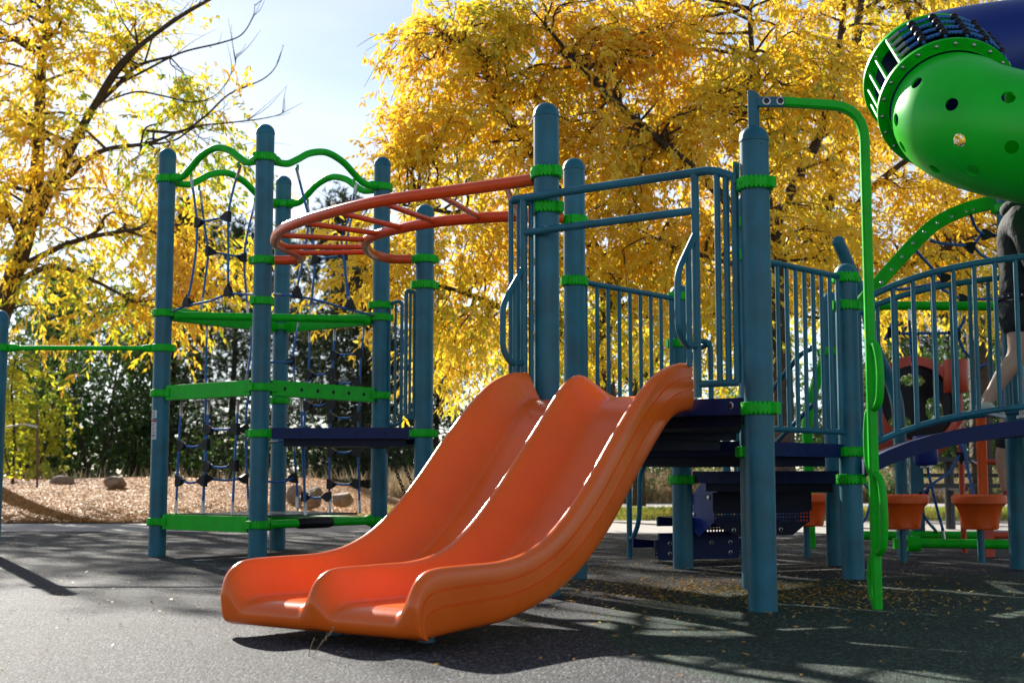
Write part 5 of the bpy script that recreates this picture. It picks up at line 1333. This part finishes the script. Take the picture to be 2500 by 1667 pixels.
# the yellow trees on the right
YL = dict(L=.118, w=.034)
locust('broad yellow locust tree whose crown hangs over the gap behind the slide', at(1480, 1240, 17.5),
    [(L3((1478, 1250, 17.5), (1480, 1000, 17.5), (1470, 820, 17.5), (1500, 680, 17.4)), .16, .12),
     (L3((1500, 690, 17.4), (1420, 560, 17), (1330, 420, 16.6), (1250, 300, 16.2), (1180, 170, 16), (1080, 90, 15.8)), .10, .02),
     (L3((1490, 720, 17.4), (1380, 640, 16.8), (1240, 560, 16.3), (1100, 520, 16), (980, 500, 15.8)), .08, .015),
     (L3((1480, 850, 17.5), (1330, 800, 16.9), (1200, 740, 16.5), (1080, 700, 16.2), (960, 690, 16)), .06, .012),
     (L3((1500, 690, 17.4), (1560, 520, 17.2), (1600, 350, 17), (1620, 180, 17), (1600, 0, 17)), .09, .03)],
    [(at(1150, 190, 16), (1.2, 1.2, .95), 2.6), (at(1290, 120, 16.3), (1.5, 1.2, .7), 2.2), (at(1080, 60, 16), (.55, 1, .38), .6), (at(1120, 420, 16), (1.05, 1.1, .85), 2.6), (at(1010, 330, 15.8), (.38, .5, .32), .4), (at(970, 430, 15.8), (.38, .5, .35), .5), (at(1330, 380, 16.5), (1.3, 1.2, 1.1), 3), (at(1100, 640, 16.1), (1.1, .9, .7), 2.2), (at(920, 640, 16), (.55, .6, .5), .8), (at(1280, 650, 16.6), (1.1, 1.0, .8), 2.2), (at(1180, 840, 16.5), (.9, .8, .38), 1.1), (at(1480, 500, 17), (1.1, 1.0, 1.1), 2.0), (at(1540, 700, 17), (1.0, 1.0, .7), 1.3), (at(1400, 820, 17), (.8, .8, .35), .5)],
    235, YEL, 33, nspr=25, **YL)
locust('yellow locust tree with dark forked trunk behind the front right post', at(1925, 1250, 16.5),
    [(L3((1916, 1255, 16.5), (1912, 1000, 16.5), (1905, 820, 16.5), (1890, 640, 16.4), (1880, 520, 16.3)), .15, .11),
     (L3((1885, 560, 16.4), (1940, 450, 16.4), (2000, 330, 16.4), (2040, 160, 16.4), (2070, -60, 16.5)), .09, .03),
     (L3((1890, 640, 16.4), (1800, 520, 16.1), (1700, 420, 15.8), (1560, 300, 15.5), (1430, 180, 15.2), (1330, 60, 15)), .085, .018),
     (L3((1880, 540, 16.3), (1860, 380, 16.2), (1840, 200, 16.1), (1830, 20, 16)), .07, .03),
     (L3((1900, 700, 16.4), (1780, 640, 16), (1660, 610, 15.7), (1560, 560, 15.5)), .05, .012)],
    [(at(1560, 230, 15.6), (1.4, 1.0, 1.0), 2.8), (at(1450, 80, 15.3), (1.0, 1, .8), 1.5), (at(1760, 120, 16), (1.4, 1.2, 1.1), 2.8), (at(1700, 400, 16), (1.3, 1.1, .95), 2.6), (at(1640, 600, 15.8), (1.1, 1.0, .75), 1.8), (at(1930, 270, 16.4), (1.2, 1.2, 1.2), 2.2), (at(2060, 90, 16.4), (1.0, 1.2, 1.0), 1.3), (at(1900, 560, 16.2), (1.0, 1.0, .7), 1.3), (at(1650, 780, 16), (.9, .9, .55), .8)],
    190, YEL, 44, nspr=25, **YL)
locust('golden locust tree with several dark stems behind the green pole', at(2060, 1250, 18.5),
    [(L3((2045, 1250, 18.5), (2040, 1000, 18.5), (2030, 780, 18.5), (2010, 560, 18.5), (2060, 330, 18.5), (2090, 100, 18.5), (2110, -80, 18.5)), .16, .05),
     (L3((2030, 700, 18.5), (1950, 520, 18.3), (1940, 330, 18.2), (1960, 150, 18.2)), .09, .03),
     (L3((2030, 600, 18.5), (2120, 470, 18.3), (2230, 380, 18.1), (2330, 330, 18)), .07, .02),
     (L3((2035, 850, 18.5), (2150, 700, 18.2), (2280, 620, 18), (2420, 560, 17.8)), .06, .015)],
    [(at(2050, 380, 18.4), (1.5, 1.2, 1.3), 2.0), (at(2220, 560, 18.1), (1.4, 1.2, .8), 2.2), (at(1990, 640, 18.4), (1.2, 1.1, .8), 1.7), (at(2350, 640, 18), (1.2, 1.2, .7), 1.6), (at(2120, 720, 18.2), (1.0, 1.0, .5), .9), (at(1830, 650, 18), (1, 1, .8), 1.0), (at(2200, 60, 18.3), (1.2, 1.2, 1.0), 1.0)],
    120, YEL, 55, nspr=26, L=.115, w=.033)
locust('golden locust tree rising behind the far right post and green tunnel', at(2400, 1250, 19.5),
    [(L3((2395, 1250, 19.5), (2390, 900, 19.5), (2350, 600, 19.4), (2290, 380, 19.3), (2240, 160, 19.2), (2200, -60, 19.2)), .17, .05),
     (L3((2350, 600, 19.4), (2450, 420, 19.2), (2560, 250, 19)), .09, .03)],
    [(at(2240, 250, 19.2), (1.3, 1.2, 1.4), 1.6), (at(2400, 520, 19), (1.4, 1.3, .9), 1.8), (at(2560, 400, 19), (1.4, 1.3, 1.5), 1.2), (at(2160, 30, 19.2), (1.3, 1.2, .9), 1.2), (at(2300, 740, 19), (1.0, 1, .5), .7)],
    85, YEL, 66, nspr=25, L=.115, w=.033)
# pines
def pine(label, u, d, h, rad, seed, nb=64, low=.06, group='dark pines at the back'):
    r = np.random.RandomState(seed); d *= 1.6; h *= 1.56; rad *= 1.55; b = at(u, 1165, d); b.z = -.02
    t = thing('pine_tree', label, 'tree', b, group); tr = MB(); lean = r.normal(0, .15)
    branch(tr, [b, b + V((lean * .3, 0, h * .4)), b + V((lean, 0, h))], .085 + h * .012, .03, 8, 6); P = []; D = []
    for k in range(nb):
        f = low + (1 - low) * (k / nb) ** .9; zc = h * f; a = r.uniform(0, 6.28); ln = rad * (1.05 - f) ** .7 * r.uniform(.55, 1.1)
        s = b + V((lean * f, 0, zc)); e = s + V((math.cos(a) * ln, math.sin(a) * ln, ln * r.uniform(-.15, .35)))
        Q = branch(tr, [s, s.lerp(e, .5) + V((0, 0, -.06 * ln)), e], .03, .008, 5, 5)
        for q in Q[3:]:
            for j in range(5): P.append(tuple(q + V(r.normal(0, .34, 3)))); D.append(tuple((e - s).normalized() * .6 + V(r.normal(0, .6, 3)) + V((0, 0, .3))))
    tr.build('trunk', PBARK, t, ang=180)
    P = np.array(P); D = unit(np.array(D)); N = len(P); n = 16     # needle tufts
    dd = unit(D[:, None, :] * .8 + r.normal(0, .6, (N, n, 3))); L_ = r.uniform(.14, .29, (N, n, 1)); st = P[:, None, :] + D[:, None, :] * r.uniform(0, .16, (N, n, 1))
    sd_ = unit(np.cross(dd, r.normal(0, 1, (N, n, 3)))) * .017
    quads('crown', np.stack([st - sd_, st + sd_, st + dd * L_], 2).reshape(-1, 3, 3), PINEL, t, n=3)
for k, (u, d, h, rad, lb) in enumerate(((150, 31, 5.2, 2.2, 'dark pine at the far left behind the chin-up bar'), (405, 27, 6.1, 2.2, 'dark pine with bare trunk right behind the left tower post'), (560, 33, 6.8, 2.4, 'pine seen between the two left tower posts'), (690, 36, 7.2, 2.4, 'pine rising through the middle of the tower net'), (815, 30, 6.9, 2.0, 'pine whose tip shows just left of the right tower post'), (890, 26, 4.6, 2.0, 'dark pine with thick trunk behind the right tower post'), (1060, 34, 4.6, 2.0, 'pine behind the upper left edge of the slide'), (1280, 38, 4.6, 2.2, 'distant pine hidden behind the slide crest'), (2330, 33, 6.6, 2.3, 'dark pine behind the bridge rails'), (2180, 36, 5.6, 2.3, 'pine behind the red orange ring panel'), (2480, 30, 5.6, 2.2, 'pine at right edge behind the walking person'))):
    pine(lb, u, d, h, rad, 100 + k)
# leafy shrubs
def shrub(label, u, d, w, h, seed, n=420, m_=None, name='shrub', cat='shrub', group='leafy shrubs at the back', L=.10, wd=.05):
    r = np.random.RandomState(seed); b = at(u, 1165, d); b.z = berm(b.x, b.y) if (b.x < -2 and b.y < 29) else -.02
    t = thing(name, label, cat, b, group); tr = MB(); P = []; D = []
    for k in range(9):
        a = r.uniform(0, 6.28); e = b + V((math.cos(a) * w * r.uniform(.2, .9), math.sin(a) * w * .7, h * r.uniform(.6, 1.0)))
        Q = branch(tr, [b + V(r.normal(0, .08, 3)) * .5, b.lerp(e, .5) + V(r.normal(0, .15, 3)), e], .03, .006, 5, 6)
        for j in range(n // 9): q = Q[r.randint(4, len(Q))]; P.append(tuple(q + V(r.normal(0, 1, 3) * np.array([w * .26, w * .26, h * .13])))); D.append(tuple(r.normal(0, 1, 3)))
    tr.build('stem', BARK, t, ang=180); P = np.array(P); P[:, 2] = np.maximum(P[:, 2], b.z + .05)
    quads('foliage', sprays(P, np.array(D), r, nl=9, L=L, w=wd, sl=(.15, .35), droop=.3), m_ or SHRUBL, t)
for k, (u, d, w, h, lb) in enumerate(((60, 27, 1.5, 4.9, 'tall dark green shrub at far left behind the sapling'), (230, 25.5, 1.6, 4.6, 'dark green shrub under the yellow branches left of the tower'), (330, 28, 1.4, 4.2, 'dark shrub behind the tan boulder'), (-60, 24, 1.4, 4.6, 'dark green shrub cut by the left picture edge'), (500, 30, .9, 1.3, 'low yellow green shrub seen through the lower tower net'), (640, 34, 1.4, 2.0, 'dark bush between the near and far tower posts'), (960, 30, 1.2, 1.5, 'dark bush behind the chains'), (130, 26, 1.5, 2.2, 'dense low dark bush behind the pale flat boulder'), (300, 30, 1.5, 1.9, 'second dark bush right of the rounded tan boulder'), (420, 31, 1.4, 1.7, 'dark undergrowth bush right of the left tower post'), (10, 30, 1.5, 2.0, 'dark undergrowth bush at the foot of the sapling'))):
    shrub(lb, u, d * 1.5, w * 1.5, h * 1.5, 200 + k, n=680 if h > 4 else 640 if h > 2 else 300, L=.14, wd=.075)
for k, (u, d, w, h, lb) in enumerate(((70, 34, 1.1, 3.2, 'sunlit yellow green bush behind the staked sapling'),)):
    shrub(lb, u, d, w, h, 500 + k, n=420, m_=SAPL, L=.13, wd=.07)
for k, (u, d, w, h, lb) in enumerate(((1520, 31.5, 1.5, .72, 'low dark bush at the meadow edge right of the slide'), (1600, 33, 1.0, 2.4, 'green bush seen under the upper deck'), (1990, 31.5, 1.5, .75, 'low dark bush behind the orange stool of the back posts'), (2160, 31.5, 1.5, .8, 'low dark bush left of the picnic bench'), (2440, 31.5, 1.5, .8, 'low dark bush right of the picnic bench'), (1750, 31.5, 1.5, .7, 'low dark bush behind the steps'))):
    shrub(lb, u, d, w, h, 300 + k, n=300, L=.07, wd=.035, group='bushes at the meadow edge')
for k, (u, d, w, h, lb) in enumerate(((1290, 42, 1.8, 4.6, 'tall dark shrub tree seen between the slide rims'), (1450, 46, 2.2, 5.6, 'tall dark green shrub tree behind the upper deck railing'), (1640, 44, 2.0, 4.6, 'tall dark shrub tree behind post and slide hood'), (1830, 48, 2.2, 5.4, 'tall dark shrub tree behind the front right post'), (2010, 44, 2.0, 5.2, 'tall dark shrub tree behind the slanted stair rails'), (2200, 46, 2.2, 5.4, 'tall dark shrub tree behind the black disc'), (2340, 42, 2.0, 5.0, 'tall dark shrub tree behind the orange housing'), (2480, 44, 2.2, 5.6, 'tall dark shrub tree behind the walking person'))):
    shrub(lb, u, d, w, h, 400 + k, n=620, L=.15, wd=.08, group='tall shrubs at the back')
locust('small green gold tree behind the deck railing and slide crest', at(1560, 1235, 25),
    [(L3((1560, 1235, 25), (1555, 1050, 25), (1540, 900, 25), (1500, 760, 25)), .14, .07), (L3((1550, 950, 25), (1630, 850, 25), (1740, 800, 25)), .06, .02), (L3((1545, 930, 25), (1430, 850, 25), (1330, 840, 25)), .06, .02)],
    [(at(1500, 820, 25), (1.5, 1.2, .8), 2), (at(1680, 800, 25), (1.4, 1.2, .8), 1.6), (at(1340, 850, 25), (1.2, 1.2, .6), 1.2), (at(1620, 900, 25), (1.0, 1, .45), .7)],
    70, YGR, 88, nspr=24, L=.12, w=.034, k=1.3)
# staked sapling on the mulch
sp = thing('sapling', 'slim yellow green sapling on the mulch at the left edge', 'tree', at(30, 1182, 19.5), None)
sb = at(31, 1182, 19.5); r = np.random.RandomState(9); tr = MB(); Q = branch(tr, [sb, at(35, 1050, 19.5), at(28, 950, 19.5), at(40, 860, 19.5)], .022, .006, 6, 6); P = []; D = []
for k in range(150): q = Q[r.randint(1, len(Q))]; P.append(tuple(q + V((r.normal(0, .17), r.normal(0, .15), r.normal(.02, .08))))); D.append((r.normal(), r.normal(), r.uniform(0, .8)))
tr.build('trunk', BARK, sp, ang=180); quads('crown', sprays(np.array(P), np.array(D), r, nl=7, L=.09, w=.05, sl=(.1, .22), droop=.25), SAPL, sp)
for nm, u0, v0, v1, lb in (('tree_stake', 91, 1182, 998, 'thin dark stake right of the sapling'), ('tree_stake', -14, 1185, 1000, 'thin dark stake left of the sapling at picture edge')):
    m = MB(); m.rod(at(u0, v0, 19.3) - V((0, 0, .05)), at(u0, v1, 19.3), .018, 8); tag(m.build(nm, WOOD), lb, 'stake', 'stakes of the sapling')
m = MB(); m.tube(cr([at(91, 1042, 19.28), at(60, 1036, 19.4), at(30, 1040, 19.5), at(-14, 1048, 19.28)], 4), .018, 6); tag(m.build('tree_tie', LABELW), 'pale strap tying the sapling to its two stakes', 'strap')
# far-off wood along the horizon
r = np.random.RandomState(77); N = 2600; x = r.uniform(-70, 90, N); h_ = (1.6 + 1.4 * np.abs(np.sin(x * .21)) + 1.1 * np.abs(np.sin(x * .063 + 1))); P = np.c_[x, r.uniform(78, 92, N), r.uniform(0, 1, N) ** .8 * h_]
tag(quads('far_trees', sprays(P, r.normal(0, 1, (N, 3)), r, nl=12, L=.55, w=.32, sl=(.6, 1.4), droop=.2), SHRUBL), 'hazy dark wood along the horizon beyond the meadow', 'trees', kind='stuff')

# ================================================================== LIGHT, SKY, CAMERA
SUN_EL = math.radians(26.5); sdir = V((.45, -.89, 0)).normalized() * math.cos(SUN_EL) + V((0, 0, -math.sin(SUN_EL)))
ld_ = bpy.data.lights.new('sun', 'SUN'); ld_.energy = 5.0; ld_.angle = math.radians(.53); ld_.color = (1.0, .95, .86)
lo_ = bpy.data.objects.new('sun', ld_); COL.objects.link(lo_); lo_.rotation_euler = sdir.to_track_quat('-Z', 'Y').to_euler(); lo_.location = (-4, 20, 14)
w = bpy.data.worlds.new('World'); sc.world = w; w.use_nodes = True; nt = w.node_tree; bg = nt.nodes['Background']
sky = nt.nodes.new('ShaderNodeTexSky'); sky.sky_type = 'NISHITA'; sky.sun_disc = False; sky.sun_elevation = SUN_EL
sky.sun_rotation = math.atan2(-sdir.x, -sdir.y); sky.altitude = 1600; sky.air_density = 1.0; sky.dust_density = 0.6; sky.ozone_density = 1.2
tcw = nt.nodes.new('ShaderNodeTexCoord'); cn_ = nt.nodes.new('ShaderNodeTexNoise'); cn_.inputs['Scale'].default_value = 2.6; cn_.inputs['Detail'].default_value = 7; cn_.inputs['Roughness'].default_value = .55
mpw = nt.nodes.new('ShaderNodeMapping'); mpw.inputs['Scale'].default_value = (1, 1, 3.2); nt.links.new(tcw.outputs['Generated'], mpw.inputs['Vector']); nt.links.new(mpw.outputs[0], cn_.inputs['Vector'])
crw = nt.nodes.new('ShaderNodeMapRange'); crw.inputs['From Min'].default_value = .35; crw.inputs['From Max'].default_value = .70; crw.inputs['To Min'].default_value = .25; crw.inputs['To Max'].default_value = .75; nt.links.new(cn_.outputs['Fac'], crw.inputs['Value'])
hsv = nt.nodes.new('ShaderNodeHueSaturation'); hsv.inputs['Saturation'].default_value = .22; hsv.inputs['Value'].default_value = 1.0; nt.links.new(sky.outputs[0], hsv.inputs['Color'])
mxw = nt.nodes.new('ShaderNodeMix'); mxw.data_type = 'RGBA'; nt.links.new(crw.outputs[0], mxw.inputs[0]); nt.links.new(sky.outputs[0], mxw.inputs[6]); nt.links.new(hsv.outputs[0], mxw.inputs[7])
nt.links.new(mxw.outputs[2], bg.inputs['Color']); bg.inputs['Strength'].default_value = .068
cam = bpy.data.cameras.new('camera'); co_ = bpy.data.objects.new('camera', cam); COL.objects.link(co_); sc.camera = co_
cam.sensor_width = 36; cam.lens = 36 * F / 2500; cam.clip_end = 2000; cam.clip_start = .05
co_.location = (0, 0, CAMZ); co_.rotation_euler = (math.pi / 2 + PITCH, 0, 0)
cam.dof.use_dof = True; cam.dof.focus_distance = 7.4; cam.dof.aperture_fstop = 4.0
vs_ = sc.view_settings; vs_.view_transform = 'Standard'; vs_.look = 'None'; vs_.exposure = 1.28; vs_.gamma = 1
sc.cycles.use_denoising = True; sc.cycles.max_bounces = 12; sc.cycles.diffuse_bounces = 7; sc.cycles.transparent_max_bounces = 12
sc.cycles.sample_clamp_indirect = 6
